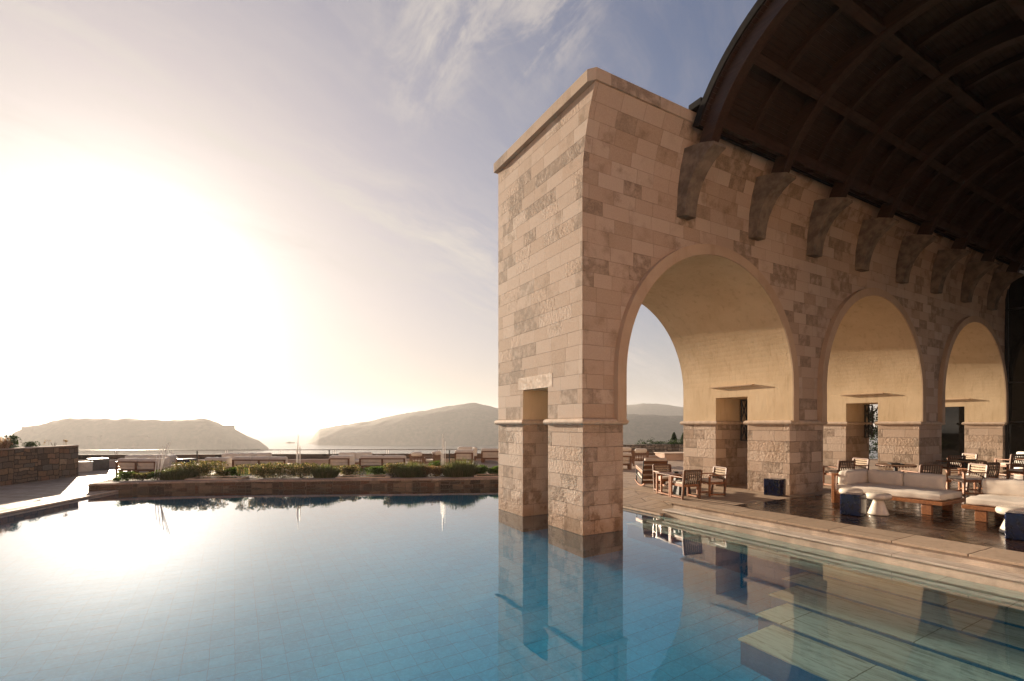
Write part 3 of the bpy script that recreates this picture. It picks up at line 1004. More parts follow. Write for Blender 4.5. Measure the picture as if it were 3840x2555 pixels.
def arcade(mir, parent):
    """one arcade wall; mir mirrors it across the vault's axis"""
    my = (lambda y: 9.3 - y) if mir else (lambda y: y)
    # stone piers below the moulding, split in two by the passage
    for x0, x1 in PIER:
        for y0, y1 in ((Y0, DOORY[0]), (DOORY[1], Y1)):
            a, c = sorted((my(y0), my(y1)))
            MB().box(x0, x1, a, c, POOL_Z if x0 < 8 else 0.2, ZM).build('pier_base', M['pier'], parent, bevel=0.012)
    up = MB()
    # outer faces of the upper wall, vertical strips that stop at the arches
    xs = [PIER[0][0]]
    for a, b in ARCH:
        n = 48
        xs += [(a + b) / 2 - (b - a) / 2 * math.cos(PI * i / n) for i in range(n + 1)]
    xs += [XE]

    def low(xa, xb):
        for a, b in ARCH:
            if xa >= a - 1e-6 and xb <= b + 1e-6:
                return arc_z(xa, a, b), arc_z(xb, a, b)
        return ZM, ZM
    for xa, xb in zip(xs[:-1], xs[1:]):
        if xb - xa < 1e-6:
            continue
        za, zb = low(xa, xb)
        for yy in (YW, Y1):
            up.add([(xa, my(yy), za), (xb, my(yy), zb), (xb, my(yy), 7.6), (xa, my(yy), 7.6)], [(0, 1, 2, 3)])
        if (za, zb) == (ZM, ZM):
            pass
    # flare at the top
    for (ya, za), (yb, zb) in zip(WALLTOP[:-1], WALLTOP[1:]):
        up.add([(PIER[0][0], my(ya), za), (XE, my(ya), za), (XE, my(yb), zb), (PIER[0][0], my(yb), zb)], [(0, 1, 2, 3)])
    up.add([(PIER[0][0], my(Y1), 7.6), (XE, my(Y1), 7.6), (XE, my(Y1), 10.0), (PIER[0][0], my(Y1), 10.0)], [(0, 1, 2, 3)])
    # end face with the passage opening
    X = PIER[0][0]
    for ya, yb, za, zb in ((YW, DOORY[0], ZM, ZD), (DOORY[1], Y1, ZM, ZD), (YW, Y1, ZD, 7.6)):
        up.add([(X, my(ya), za), (X, my(yb), za), (X, my(yb), zb), (X, my(ya), zb)], [(0, 1, 2, 3)])
    for (ya, za), (yb, zb) in zip(WALLTOP[:-1], WALLTOP[1:]):
        up.add([(X, my(ya), za), (X, my(Y1), za), (X, my(Y1), zb), (X, my(yb), zb)], [(0, 1, 2, 3)])
    up_o = up.build('upper_wall', M['ashlar'], parent)
    # plastered soffits with their jambs
    for k, (a, b) in enumerate(ARCH):
        so = MB()
        c, r = (a + b) / 2, (b - a) / 2
        yf = 8.70
        n = 64
        prev = None
        for s in (a, b):
            for ya, yb, za, zb in ((yf, DOORY[0], ZM, ZD), (DOORY[1], Y1, ZM, ZD), (yf, Y1, ZD, ZS)):
                so.add([(s, my(ya), za), (s, my(yb), za), (s, my(yb), zb), (s, my(ya), zb)], [(0, 1, 2, 3)])
        o_ = len(so.v)
        for i in range(n + 1):
            t = PI * i / n
            for yy in (yf, Y1):
                so.v.append((c - r * math.cos(t), my(yy), ZS + r * math.sin(t)))
        for i in range(n):
            so.f.append((o_ + 2 * i, o_ + 2 * i + 1, o_ + 2 * i + 3, o_ + 2 * i + 2))
        sof = so.build('arch_soffit', M['plaster'], parent)
        # raised plaster ring on the court side
        rg = MB()
        prof = [(a, ZM)] + [(c - r * math.cos(PI * i / n), ZS + r * math.sin(PI * i / n)) for i in range(n + 1)] + [(b, ZM)]
        R2 = r + 0.27
        pro2 = [(c - R2, ZM)] + [(c - R2 * math.cos(PI * i / n), ZS + R2 * math.sin(PI * i / n)) for i in range(n + 1)] + [(c + R2, ZM)]
        m_ = len(prof)
        yb_ = YW + 0.004
        for (px, pz), (qx, qz) in zip(prof, pro2):
            rg.v += [(px, my(8.66), pz), (qx, my(8.66), qz), (qx, my(yb_), qz), (px, my(8.70), pz)]
        for i in range(m_ - 1):
            e, g = 4 * i, 4 * i + 4
            rg.f += [(e, e + 1, g + 1, g), (e + 1, e + 2, g + 2, g + 1), (e + 3, e, g, g + 3)]
        rg.build('archivolt', M['ring'], parent)
    # passage walls and ceiling in the piers above the moulding
    for x0, x1 in PIER:
        pg = MB()
        for yy in DOORY:
            pg.add([(x0, my(yy), ZM), (x1, my(yy), ZM), (x1, my(yy), ZD), (x0, my(yy), ZD)], [(0, 1, 2, 3)])
        pg.add([(x0, my(DOORY[0]), ZD), (x1, my(DOORY[0]), ZD), (x1, my(DOORY[1]), ZD), (x0, my(DOORY[1]), ZD)], [(0, 1, 2, 3)])
        pg.build('passage_lining', M['plaster'], parent)
    # half-round string course round every half pier
    for x0, x1 in PIER:
        for y0, y1 in ((Y0, DOORY[0]), (DOORY[1], Y1)):
            ml = MB()
            a, c = sorted((my(y0), my(y1)))
            prof = [(0.0, -0.072)] + [(0.02 + 0.072 * math.cos(t), 0.072 * math.sin(t)) for t in [(-PI / 2) + PI * i / 8 for i in range(9)]] + [(0.0, 0.072)]
            for (o_, z_) in prof:
                for (px, py) in ((x0 - o_, a - o_), (x1 + o_, a - o_), (x1 + o_, c + o_), (x0 - o_, c + o_)):
                    ml.v.append((px, py, ZM - 0.02 + z_))
            for i in range(len(prof) - 1):
                for q in range(4):
                    q2 = (q + 1) % 4
                    ml.f.append((4 * i + q, 4 * i + q2, 4 * i + 4 + q2, 4 * i + 4 + q))
            ml.build('string_course', M['trim'], parent, smooth=False)
    # coping
    cp = MB()
    a, c = sorted((my(8.31), my(Y1 + 0.06)))
    ch = 0.16
    poly = [(6.69, my(8.31 + ch)), (6.69 + ch * 0.8, my(8.31)), (XE, my(8.31)), (XE, my(Y1 + 0.06)), (6.69, my(Y1 + 0.06))]
    cp.prism(poly, lambda x, y: (x, y, 10.0), lambda x, y: (x, y, 10.27))
    cp.build('coping', M['coping'], parent, bevel=0.008)
    return up_o


aw = bpy.data.objects.new('arcade_wall', None)
COL.objects.link(aw)
aw.parent = pav
arcade(False, aw)
aw2 = bpy.data.objects.new('added_colonnade', None)
COL.objects.link(aw2)
aw2.parent = pav
for k in range(8):  # open columns added out of view, letting bounced light in under the roof
    x = 10.06 + 2.9 * k
    MB().box(x - .26, x + .26, 1.20, 1.72, 0.2, 9.06).build('added_column', M['ashlar'], aw2, bevel=.015)
MB().box(9.6, 32.3, 1.22, 1.70, 9.061, 9.40).build('beam', M['purlin'], aw2, bevel=.01)
# lintel blocks round the passage in the end wall
ln = MB()
ln.box(6.816, 6.9, 10.0, 11.66, ZD, ZD + 0.34)
ln.build('lintel', M['trim'], aw, bevel=0.004)
# thin projecting slab over each passage inside the arches
for x in (14.72, 23.32, 32.06):
    lg = MB()
    lg.box(x - 0.11, x + 0.05, 9.97, 11.60, 3.80, 3.835)
    lg.build('ledge', M['ring'], aw)
# wrought-iron window grilles in the passages
for x0, x1 in PIER[1:3]:
    gr = MB()
    xa, xb, za, zb, yg = x1 - 0.50, x1 + 0.14, 1.95, 3.40, 11.36
    xg = (xa + xb) / 2
    for p, q in (((xa, yg, za), (xb, yg, za)), ((xa, yg, zb), (xb, yg, zb)), ((xa, yg, za), (xa, yg, zb)), ((xb, yg, za), (xb, yg, zb)), ((xg, yg, za), (xg, yg, zb))):
        gr.beam(p, q, 0.045, 0.045)
    for (u0, u1) in ((xa, xg), (xg, xb)):
        for zq in (za, zb):
            gr.beam((u0, yg, zq), (u1, yg, (za + zb) / 2), 0.024, 0.024)
            gr.beam((u1, yg, zq), (u0, yg, (za + zb) / 2), 0.024, 0.024)
    gr.build('iron_grille', M['black'], aw)

# roof
roof = bpy.data.objects.new('roof', None)
COL.objects.link(roof)
roof.parent = pav
RC = (4.65, 8.12)


def rp(r, t):
    return RC[0] + r * math.cos(t), RC[1] + r * math.sin(t)


def arc_box(mb, r0, r1, t0, t1, x0, x1, n=40):
    o = len(mb.v)
    for i in range(n + 1):
        t = t0 + (t1 - t0) * i / n
        for r in (r0, r1):
            y, z = rp(r, t)
            mb.v += [(x0, y, z), (x1, y, z)]
    for i in range(n):
        a = o + 4 * i
        b = a + 4
        mb.f += [(a, a + 1, b + 1, b), (a + 2, b + 2, b + 3, a + 3), (a, b, b + 2, a + 2), (a + 1, a + 3, b + 3, b + 1)]
    mb.f += [(o, o + 2, o + 3, o + 1), (o + 4 * n, o + 4 * n + 1, o + 4 * n + 3, o + 4 * n + 2)]
    return mb


RX0, RX1 = 9.82, 32.3
bd = MB()
NB = 74
for i in range(NB):                                    # separate boards with a hairline shadow gap
    t0, t1 = R(26) + R(128) * i / NB, R(26) + R(128) * (i + 0.94) / NB
    arc_box(bd, 3.78, 3.82, t0, t1, RX0, RX1, 1)
bd.build('ceiling_boards', M['roofboard'], roof)
arc_box(MB(), 3.825, 4.0, R(25.5), R(154.5), RX0 - 0.04, RX1).build('roof_skin', M['roofskin'], roof)
RIBX = [10.06 + 2.9 * k for k in range(8)]
for x in RIBX:
    arc_box(MB(), 3.40, 3.775, R(19), R(161), x - 0.135, x + 0.135).build('rib', M['rib'], roof, bevel=0.012)
for x in RIBX[:-1]:
    arc_box(MB(), 3.62, 3.775, R(26), R(154), x + 1.45 - 0.07, x + 1.45 + 0.07).build('secondary_rib', M['rib'], roof)
for t in (28.5, 50, 75, 105, 130, 151.5):
    pm = MB()
    y0_, z0_ = rp(3.47, R(t))
    y1_, z1_ = rp(3.76, R(t))
    pm.prism([(-0.1, 3.46), (0.1, 3.46), (0.1, 3.765), (-0.1, 3.765)],
             lambda a, r, t=t: (RX0 + 0.1, RC[0] + r * math.cos(R(t)) - a * math.sin(R(t)), RC[1] + r * math.sin(R(t)) + a * math.cos(R(t))),
             lambda a, r, t=t: (RX1, RC[0] + r * math.cos(R(t)) - a * math.sin(R(t)), RC[1] + r * math.sin(R(t)) + a * math.cos(R(t))))
    pm.build('purlin', M['purlin'], roof)
for s in (1, -1):
    gt = MB()
    ya, yb = (8.02, 8.40) if s == 1 else (9.3 - 8.40, 9.3 - 8.02)
    gt.box(RX0 - 0.02, RX1, ya, yb, 10.275, 10.44)
    gt.build('gutter', M['roofskin'], roof, bevel=0.01)
# gable infill over the glass
gb = MB()
gn = 40
pts = [rp(3.80, R(22 + 136 * i / gn)) for i in range(gn + 1)]
gb.prism(pts, lambda y, z: (32.30, y, z), lambda y, z: (32.5, y, z))
gb.build('gable', M['ashlar'], roof)
# corbels carrying the ribs
for s in (1,):
    for x in RIBX:
        cb_ = MB()
        prof = [(8.86, 7.84), (8.56, 7.80), (8.54, 8.0), (8.50, 8.22), (8.43, 8.44), (8.33, 8.64), (8.20, 8.82), (8.04, 8.97), (7.86, 9.08), (7.68, 9.15), (7.68, 9.22), (8.08, 9.38), (8.70, 9.50), (8.86, 9.0)]
        if s == -1:
            prof = [(9.3 - a, b) for a, b in prof]
        cb_.prism(prof, lambda y, z: (x - 0.22, y, z), lambda y, z: (x + 0.22, y, z))
        c_ = cb_.build('corbel', M['corbel'], aw if s == 1 else aw2, bevel=0.015)
# glazed end wall of the restaurant behind the dining deck
gw = bpy.data.objects.new('glass_front', None)
COL.objects.link(gw)
gw.parent = pav
g_ = MB()
g_.box(32.42, 32.46, 0.52, 12.9, 0.36, 9.6)
g_.build('pane', M['glass'], gw)
fr = MB()
for z in (0.40, 2.66, 4.55, 8.05):
    fr.box(32.32, 32.42, 0.52, 8.78, z - 0.035, z + 0.035)
for y in (8.72, 7.4, 6.1, 4.8, 3.5, 2.2, 0.9):
    fr.box(32.30, 32.419, y - 0.045, y + 0.045, 0.36, 9.5)
fr.build('window_frame', M['black'], gw)

# hotel front added unseen behind the viewer to bounce warm light on the arcade
ht_ = thing('added_bounce_facade', 'added warm ochre hotel front, out of view, bouncing sunlight onto the arcade', 'building')
hw = MB()
hw.box(-46, 9.0, -17.0, -9.5, -0.5, 10.5)
hw.build('wall', M['ochre'], ht_)
hr = MB()
hr.box(-46.4, 9.4, -17.4, -9.1, 10.51, 10.8)
hr.build('cornice', M['trim'], ht_)
for i in range(9):
    for zz in (0.6, 4.2, 7.6):
        wx = -43 + i * 5.8
        f_ = MB().box(wx, wx + 2.0, -9.49, -9.40, zz, zz + 2.2).build('window_frame', M['teak2'], ht_)
        MB().box(wx + .1, wx + 1.9, -9.399, -9.38, zz + .1, zz + 2.1).build('pane', M['glass'], f_)

# ------------------------------------------------------------------ planter along the pool's far side
PLF = [(-4.68, 23.35), (-3.2, 23.15), (-1.3, 22.5), (0.95, 21.6), (3.0, 20.6), (5.15, 19.65), (7.1, 18.7), (9.36, 17.7), (10.25, 17.28)]
PLZ = 0.335


def off_poly(pts, d):
    res = []
    for i, p in enumerate(pts):
        a, b_ = Vector(pts[max(i - 1, 0)]), Vector(pts[min(i + 1, len(pts) - 1)])
        t = (b_ - a).normalized()
        res.append((p[0] - t.y * d, p[1] + t.x * d))
    return res


plt = thing('planter', 'long low rubble stone planter between pool and lounge terrace', 'planter', (2.5, 21.2, 0))
plt.location = (0, 0, 0)


def strip_block(front, back, z0, z1, wob=0.0):
    mb = MB()
    n = len(front)
    for (fx, fy), (bx_, by_) in zip(front, back):
        mb.v += [(fx, fy, z0), (fx, fy, z1), (bx_, by_, z1), (bx_, by_, z0)]
    for i in range(n - 1):
        a, b_ = 4 * i, 4 * i + 4
        mb.f += [(a, b_, b_ + 1, a + 1), (a + 1, b_ + 1, b_ + 2, a + 2), (a + 2, b_ + 2, b_ + 3, a + 3)]
    mb.f += [(0, 1, 2, 3), (4 * n - 4, 4 * n - 1, 4 * n - 2, 4 * n - 3)]
    return mb


def dense(pts, k):
    res = []
    for a, b_ in zip(pts[:-1], pts[1:]):
        res += [(a[0] + (b_[0] - a[0]) * i / k, a[1] + (b_[1] - a[1]) * i / k) for i in range(k)]
    return res + [pts[-1]]


PF = dense(PLF, 8)
PF_r = [(x + rnd.uniform(-.012, .012), y + rnd.uniform(-.012, .012)) for x, y in PF]
strip_block(PF_r, off_poly(PF, 0.42), POOL_Z, PLZ - 0.065).build('rubble_wall', M['rubble2'], plt)
capf = off_poly(PF, -0.03)
capf = [(x + rnd.uniform(-.015, .02), y + rnd.uniform(-.015, .02)) for x, y in capf]
cpm = strip_block(capf, off_poly(PF, 0.62), PLZ - 0.064, PLZ)
cpm.build('cap_stones', M['flag'], plt, bevel=0.015)
strip_block(off_poly(PF, 0.621), off_poly(PF, 2.2), 0.0, PLZ - 0.03).build('soil_bed', M['soil'], plt)


def pl_at(px, d, z=PLZ):
    """point in the planter bed at distance d behind its front for a parameter along the wall"""
    u = (px - 1920.0) / 1833.0
    rx, ry = math.cos(FWD) + u * math.sin(FWD), math.sin(FWD) - u * math.cos(FWD)
    line = off_poly(PF, d)
    for (ax_, ay_), (bx_, by_) in zip(line[:-1], line[1:]):
        den_ = (bx_ - ax_) * ry - (by_ - ay_) * rx
        if abs(den_) < 1e-9:
            continue
        s = (ay_ * rx - ax_ * ry) / den_
        if -0.001 <= s <= 1.001:
            return Vector((ax_ + (bx_ - ax_) * s, ay_ + (by_ - ay_) * s, z))
    e = line[-1] if px > 1000 else line[0]
    return Vector((e[0], e[1], z))


# shallow water basins set in the cap of the planter
def basin_thing(x0, x1, label):
    a, b_ = pl_at(x0, 0.42), pl_at(x1, 0.42)
    t = (b_ - a).normalized()
    nn = Vector((-t.y, t.x, 0))
    th = thing('water_basin', label, 'water basin', tuple((a + b_) / 2))
    th.location = (0, 0, 0)
    L = (b_ - a).length
    rim, wat = MB(), MB()
    W_ = 0.85

    def rect(u0, u1, v0, v1, z0, z1, mb):
        c = [a + t * u0 + nn * v0, a + t * u1 + nn * v0, a + t * u1 + nn * v1, a + t * u0 + nn * v1]
        mb.add([(p.x, p.y, z0) for p in c] + [(p.x, p.y, z1) for p in c], [(3, 2, 1, 0), (4, 5, 6, 7), (0, 1, 5, 4), (1, 2, 6, 5), (2, 3, 7, 6), (3, 0, 4, 7)])
    zt = PLZ + 0.05
    rect(0, L, 0, 0.05, PLZ - 0.02, zt, rim)
    rect(0, L, W_ - 0.05, W_, PLZ - 0.02, zt, rim)
    rect(0, 0.12, 0.05, W_ - 0.05, PLZ - 0.02, zt - 0.002, rim)
    rect(L - 0.22, L, 0.05, W_ - 0.05, PLZ - 0.02, zt - 0.002, rim)
    rim.build('rim', M['trim'], th)
    rect(0.12, L - 0.22, 0.05, W_ - 0.05, PLZ - 0.015, zt - 0.02, wat)
    wat.build('water', M['basinwater'], th)


m, hn, b = new_mat('basin_water')
b.inputs['Base Color'].default_value = (0.02, 0.035, 0.035, 1)
b.inputs['Roughness'].default_value = 0.03
b.inputs['IOR'].default_value = 1.333
bump(hn, b, hn.noise(hn.objco(), 7, 3), 0.12, 0.03)
M['basinwater'] = m
basin_thing(692, 905, 'shallow stone-rimmed water basin beside the leftmost bushy shrub')
basin_thing(1258, 1462, 'shallow stone-rimmed water basin in the middle of the planter')
basin_thing(1778, 1990, 'shallow stone-rimmed water basin in front of the clipped green hedge')


# ------------------------------------------------------------------ plants
def leaf(mb, p, d, up, L, W):
    d = d.normalized()
    s = d.cross(up)
    if s.length < 1e-4:
        s = Vector((1, 0, 0))
    s = s.normalized() * W
    m_ = p + d * L * 0.5
    mb.add([p, m_ + s, p + d * L, m_ - s], [(0, 1, 2, 3)])


def rdir(zb=0.2):
    while True:
        v = Vector((rnd.uniform(-1, 1), rnd.uniform(-1, 1), rnd.uniform(-1, 1)))
        if 0.05 < v.length < 1:
            v.normalize()
            v.z += zb
            return v.normalized()


def tuft(mb, c, rx, ry, hgt, n, W=0.008, spread=0.9):
    """lavender and grasses: thin blades fanned from a low crown"""
    for _ in range(n):
        a = rnd.uniform(0, 2 * PI)
        k = math.sqrt(rnd.random())
        bx_, by_ = c.x + rx * 0.86 * k * math.cos(a), c.y + ry * 0.86 * k * math.sin(a)
        hh = hgt * (1.0 - 0.45 * k * k) * rnd.choice((rnd.uniform(0.5, 1.0), rnd.uniform(0.7, 1.05), rnd.uniform(0.85, 1.35)))
        out = Vector((math.cos(a) * rx * k * 0.30 * spread, math.sin(a) * ry * k * 0.30 * spread, hh))
        p = Vector((bx_, by_, c.z))
        mid = p + out * 0.55 + Vector((0, 0, hgt * 0.08))
        tip = p + out + Vector((rnd.uniform(-.05, .05), rnd.uniform(-.05, .05), 0))
        s = Vector((-math.sin(a + rnd.uniform(-1, 1)), math.cos(a + rnd.uniform(-1, 1)), 0)) * W
        mb.add([p - s, p + s, mid + s, mid - s, tip + s * 0.4, tip - s * 0.4], [(0, 1, 2, 3), (3, 2, 4, 5)])
        if rnd.random() < 0.35:
            for q in range(3):
                leaf(mb, tip - out * 0.04 * q, rdir(0.4), Vector((0, 0, 1)), 0.035, 0.012)


def bush(mb, c, rx, ry, hgt, n, L=0.05, lumps=7):
    ls = []
    for _ in range(lumps):
        a = rnd.uniform(0, 2 * PI)
        k = rnd.uniform(0, 0.65)
        ls.append((c.x + rx * k * math.cos(a), c.y + ry * k * math.sin(a), c.z + hgt * rnd.uniform(0.25, 0.68), rnd.uniform(0.3, 0.55)))
    for _ in range(n):
        lx, ly, lz, lr = rnd.choice(ls)
        d = rdir(0.25)
        k = rnd.uniform(0.55, 1.0)
        p = Vector((lx + d.x * rx * lr * k, ly + d.y * ry * lr * k, lz + d.z * hgt * lr * 0.85 * k))
        if p.z < c.z:
            p.z = c.z + rnd.uniform(0, 0.1)
        leaf(mb, p, (d + rdir(0.2) * 0.8), rdir(0), L * rnd.uniform(0.6, 1.3), L * 0.3)


def sprigs(mb, c, rx, ry, hgt, n, fl=0.022):
    """upright flower stems ending in small flat heads"""
    for _ in range(n):
        a, k = rnd.uniform(0, 2 * PI), math.sqrt(rnd.random())
        p = Vector((c.x + rx * k * math.cos(a), c.y + ry * k * math.sin(a), c.z + hgt * 0.4))
        t = Vector((p.x + rnd.uniform(-.06, .06), p.y + rnd.uniform(-.06, .06), c.z + hgt * rnd.uniform(0.72, 1.12)))
        s = Vector((0.004, 0, 0))
        mb.add([p - s, p + s, t + s, t - s], [(0, 1, 2, 3)])
        for q in range(9):
            leaf(mb, t + Vector((rnd.uniform(-.04, .04), rnd.uniform(-.04, .04), rnd.uniform(-.03, .02))), rdir(0.6), rdir(0), fl * 1.6, fl * 0.8)


def shrub(kind, label, px, halfpx, hgt, d, group=None, nmul=1.0):
    c = pl_at(px, d)
    depth = c.x * math.cos(FWD) + c.y * math.sin(FWD)
    rx = halfpx / 1833.0 * depth * 1.15
    hgt *= 0.84
    ry = min(0.65, max(0.3, rx * 0.7))
    mb, st_ = MB(), MB()
    c0 = Vector((0, 0, 0))
    if kind == 'lavender':
        tuft(mb, c0, rx, ry, hgt * 1.12, int(2600 * rx * nmul), 0.010)
        mat, nm = M['leaf_lav'], 'lavender_bush'
    elif kind == 'green':
        bush(mb, c0, rx * 1.1, ry, hgt * 1.1, int(4200 * rx * nmul), 0.055, 12)
        mat, nm = M['leaf_green'], 'leafy_shrub'
    elif kind == 'sedum':
        bush(mb, c0, rx * 1.1, ry, hgt, int(4400 * rx * nmul), 0.045, 16)
        sprigs(mb, c0, rx, ry, hgt, int(150 * rx), 0.028)
        mat, nm = M['leaf_sedum'], 'sedum_plant'
    else:
        bush(mb, c0, rx * 1.12, ry, hgt * 0.95, int(4400 * rx * nmul), 0.05, 16)
        sprigs(mb, c0, rx * 1.05, ry, hgt * 1.0, int(170 * rx), 0.03)
        mat, nm = M['leaf_flower'], 'flowering_shrub'
    t = thing(nm, label, 'shrub', tuple(c), 0, group or 'shrubs in the long planter')
    mb.build('foliage', mat, t, fix=False)
    for _ in range(7):
        a = rnd.uniform(0, 2 * PI)
        st_.tube([(0, 0, -0.04), (math.cos(a) * rx * 0.3, math.sin(a) * ry * 0.3, hgt * 0.3), (math.cos(a) * rx * 0.55, math.sin(a) * ry * 0.55, hgt * 0.55)], [0.012, 0.008, 0.004], 5)
    st_.build('stem', M['soil'], t)
    return t


shrub('green', 'tiny sprout at the left end of the planter', 441, 9, 0.10, 1.0)
shrub('green', 'small spindly leafy plant near the left end of the planter', 478, 26, 0.34, 0.95)
shrub('flower', 'low pale leafy plant just left of the leaning white rods', 534, 32, 0.26, 0.95)
shrub('green', 'bushy green plant behind the leaning white rods', 590, 30, 0.38, 0.9)
shrub('lavender', 'grey-green lavender clump right of the leaning white rods', 668, 56, 0.46, 0.95)
shrub('flower', 'large cream-flowering shrub, tallest of the left half', 752, 76, 0.68, 1.5)
shrub('flower', 'low spreading flowering plant under the second sofa', 838, 22, 0.30, 1.6)
shrub('green', 'round fresh green bush behind the left water basin', 892, 36, 0.42, 1.6)
shrub('flower', 'wide cream-flowering shrub right of the left water basin', 995, 78, 0.60, 1.0)
shrub('flower', 'wide cream-flowering shrub below the faint upright rods', 1128, 80, 0.58, 1.0)
shrub('lavender', 'lavender clump beside the left black torch post', 1222, 42, 0.48, 0.9)
shrub('flower', 'white-flecked flowering shrub behind the middle water basin', 1304, 40, 0.44, 1.65)
shrub('green', 'low dark green hedge-like shrub behind the middle water basin', 1408, 58, 0.40, 1.65)
shrub('flower', 'tall seeding shrub between dark green shrub and lavender', 1476, 36, 0.58, 1.1)
shrub('lavender', 'broad lavender clump left of the reddish sedum', 1546, 58, 0.56, 0.95)
shrub('sedum', 'reddish brown sedum patch in front of the upright rods', 1636, 52, 0.46, 0.95)
shrub('green', 'yellow-green bush behind the reddish sedum', 1634, 34, 0.62, 1.8)
shrub('lavender', 'tallest broad lavender clump near the stone pier', 1728, 62, 0.66, 0.95)
shrub('green', 'rounded clipped green bush left end of hedge by pier', 1796, 38, 0.42, 1.55, nmul=1.4)
shrub('green', 'clipped green hedge bush partly hidden by the stone pier', 1862, 44, 0.42, 1.55, nmul=1.4)


# clusters of thin white upright rods
def rods(label, base, tips):
    t = thing('rod_cluster', label, 'rods', base, 0, 'white rod clusters in the planter')
    for (bx_, by_, tx, ty, tz) in tips:
        MB().tube([(bx_, by_, -0.05), (tx, ty, tz)], [0.016, 0.012], 6).build('rod', M['white'], t)


rt = Vector((math.sin(FWD), -math.cos(FWD), 0))          # along the terrace front, to the right


def rp3(s, d=0.0):
    v = rt * s + Vector((rt.y * -1, rt.x, 0)) * d
    return v.x, v.y


def rodset(lst):
    res = []
    for s0, s1, z in lst:
        dd = rnd.uniform(-0.1, 0.1)
        a, b_ = rp3(s0, dd), rp3(s1, dd + rnd.uniform(-.05, .05))
        res.append((a[0], a[1], b_[0], b_[1], z))
    return res


b0 = pl_at(590, 0.78)
rods('cluster of white rods leaning apart at the left of the planter', tuple(b0), rodset([(-0.13, -0.02, 0.94), (-0.03, 0.12, 1.2), (0.0, 0.22, 1.34), (-0.02, 0.46, 1.52), (0.0, 0.42, 1.42), (0.12, 0.30, 0.98)]))
b0 = pl_at(1118, 1.7)
rods('cluster of white rods upright before the bare parapet gap', tuple(b0), rodset([(-0.11, -0.09, 1.15), (-0.05, -0.05, 1.3), (0.0, -0.01, 1.75), (0.04, 0.04, 1.3), (0.10, 0.10, 1.22)]))
b0 = pl_at(1664, 1.5)
rods('cluster of white rods upright beside the black post near the pier', tuple(b0), rodset([(-0.12, -0.12, 1.05), (-0.07, -0.06, 1.78), (0.0, -0.01, 1.6), (0.05, 0.05, 1.45), (0.06, 0.06, 1.2)]))


def torch(x, y, zt, label):
    t = thing('torch_post', label, 'post', (x, y, terr_z(x, y)), 0, 'black torch posts on the terrace')
    MB().tube([(0, 0, 0.02), (0, 0, zt)], 0.028, 10).build('pole', M['black'], t, smooth=False)
    MB().lathe([(0.034, zt), (0.036, zt + 0.05), (0.024, zt + 0.06)], 10).build('cap', M['black'], t)
    MB().lathe([(0.10, 0.0), (0.10, 0.018), (0.03, 0.025)], 16).build('foot', M['black'], t)


torch(-1.75, 31.0, 1.02, 'black post standing in front of the second sofa group')
torch(4.40, 27.6, 1.05, 'black post left of the third sofa group')
torch(9.95, 24.3, 1.02, 'black post beside the upright white rods near the pier')

# ------------------------------------------------------------------ raised bed wall on the left
LW = [(-12.2, 21.2), (-9.9, 24.4), (-8.17, 27.15), (-7.35, 28.95), (-6.53, 30.72)]
lw = thing('rubble_wall', 'brown rubble stone retaining wall at the left edge of the terrace', 'wall')
fr_ = dense(LW, 6)
bk_ = off_poly(fr_, 0.45)
strip_block(fr_, bk_, 0.0, 1.50).build('stone_face', M['rubble'], lw, bevel=0.02)
strip_block(off_poly(fr_, -0.02), off_poly(fr_, 0.47), 1.501, 1.545).build('cap_stones', M['flag'], lw, bevel=0.012)
strip_block(off_poly(fr_, 0.451), off_poly(fr_, 3.2), 0.0, 1.42).build('soil_bed', M['soil'], lw)


def top_plant(name, label, x, y, builder, mat, cat='plant'):
    t = thing(name, label, cat, (x, y, 1.44), 0, 'plants on the rubble wall')
    mb = MB()
    builder(mb, Vector((0, 0, 0)))
    mb.build('foliage', mat, t, fix=False)
    st_ = MB()
    for k in range(5):
        a = k * 1.3
        st_.tube([(0, 0, -0.05), (math.cos(a) * 0.12, math.sin(a) * 0.12, 0.25)], [0.012, 0.005], 5)
    st_.build('stem', M['soil'], t)


top_plant('pink_grass', 'pinkish feathery tuft at the far left of the rubble wall', -8.75, 27.95, lambda mb, c: tuft(mb, c, 0.62, 0.5, 0.62, 1000, 0.007), M['leaf_pink'])
top_plant('dark_shrub', 'dark round-leaved shrub in the middle of the rubble wall top', -8.35, 28.95, lambda mb, c: bush(mb, c, 0.50, 0.5, 0.62, 900, 0.075, 9), M['leaf_dark'])
top_plant('low_shrub', 'low dark leafy plant right of the round-leaved shrub', -7.95, 29.6, lambda mb, c: bush(mb, c, 0.36, 0.4, 0.34, 600, 0.06, 7), M['leaf_dark'])
top_plant('thin_sprig', 'thin reddish sprigs near the end of the rubble wall', -7.35, 30.4, lambda mb, c: sprigs(mb, c, 0.5, 0.3, 0.32, 7, 0.03), M['leaf_sedum'])

# ------------------------------------------------------------------ far edge of the terrace: low wall, back wall, railing
ux = Vector((0.894, -0.447, 0))
pf0 = Vector((0, 33.2, 0))


def far_block(name, label, cat, s0, s1, d0, d1, z0, z1, mat, bev=0.01):
    t0 = pf0 + ux * s0
    t1 = pf0 + ux * s1
    nn = Vector((0.447, 0.894, 0))
    c = [t0 + nn * d0, t1 + nn * d0, t1 + nn * d1, t0 + nn * d1]
    mb = MB()
    mb.add([(p.x, p.y, z0) for p in c] + [(p.x, p.y, z1) for p in c], [(3, 2, 1, 0), (4, 5, 6, 7), (0, 1, 5, 4), (1, 2, 6, 5), (2, 3, 7, 6), (3, 0, 4, 7)])
    return tag(mb.build(name, mat, None, bevel=bev), label, cat)


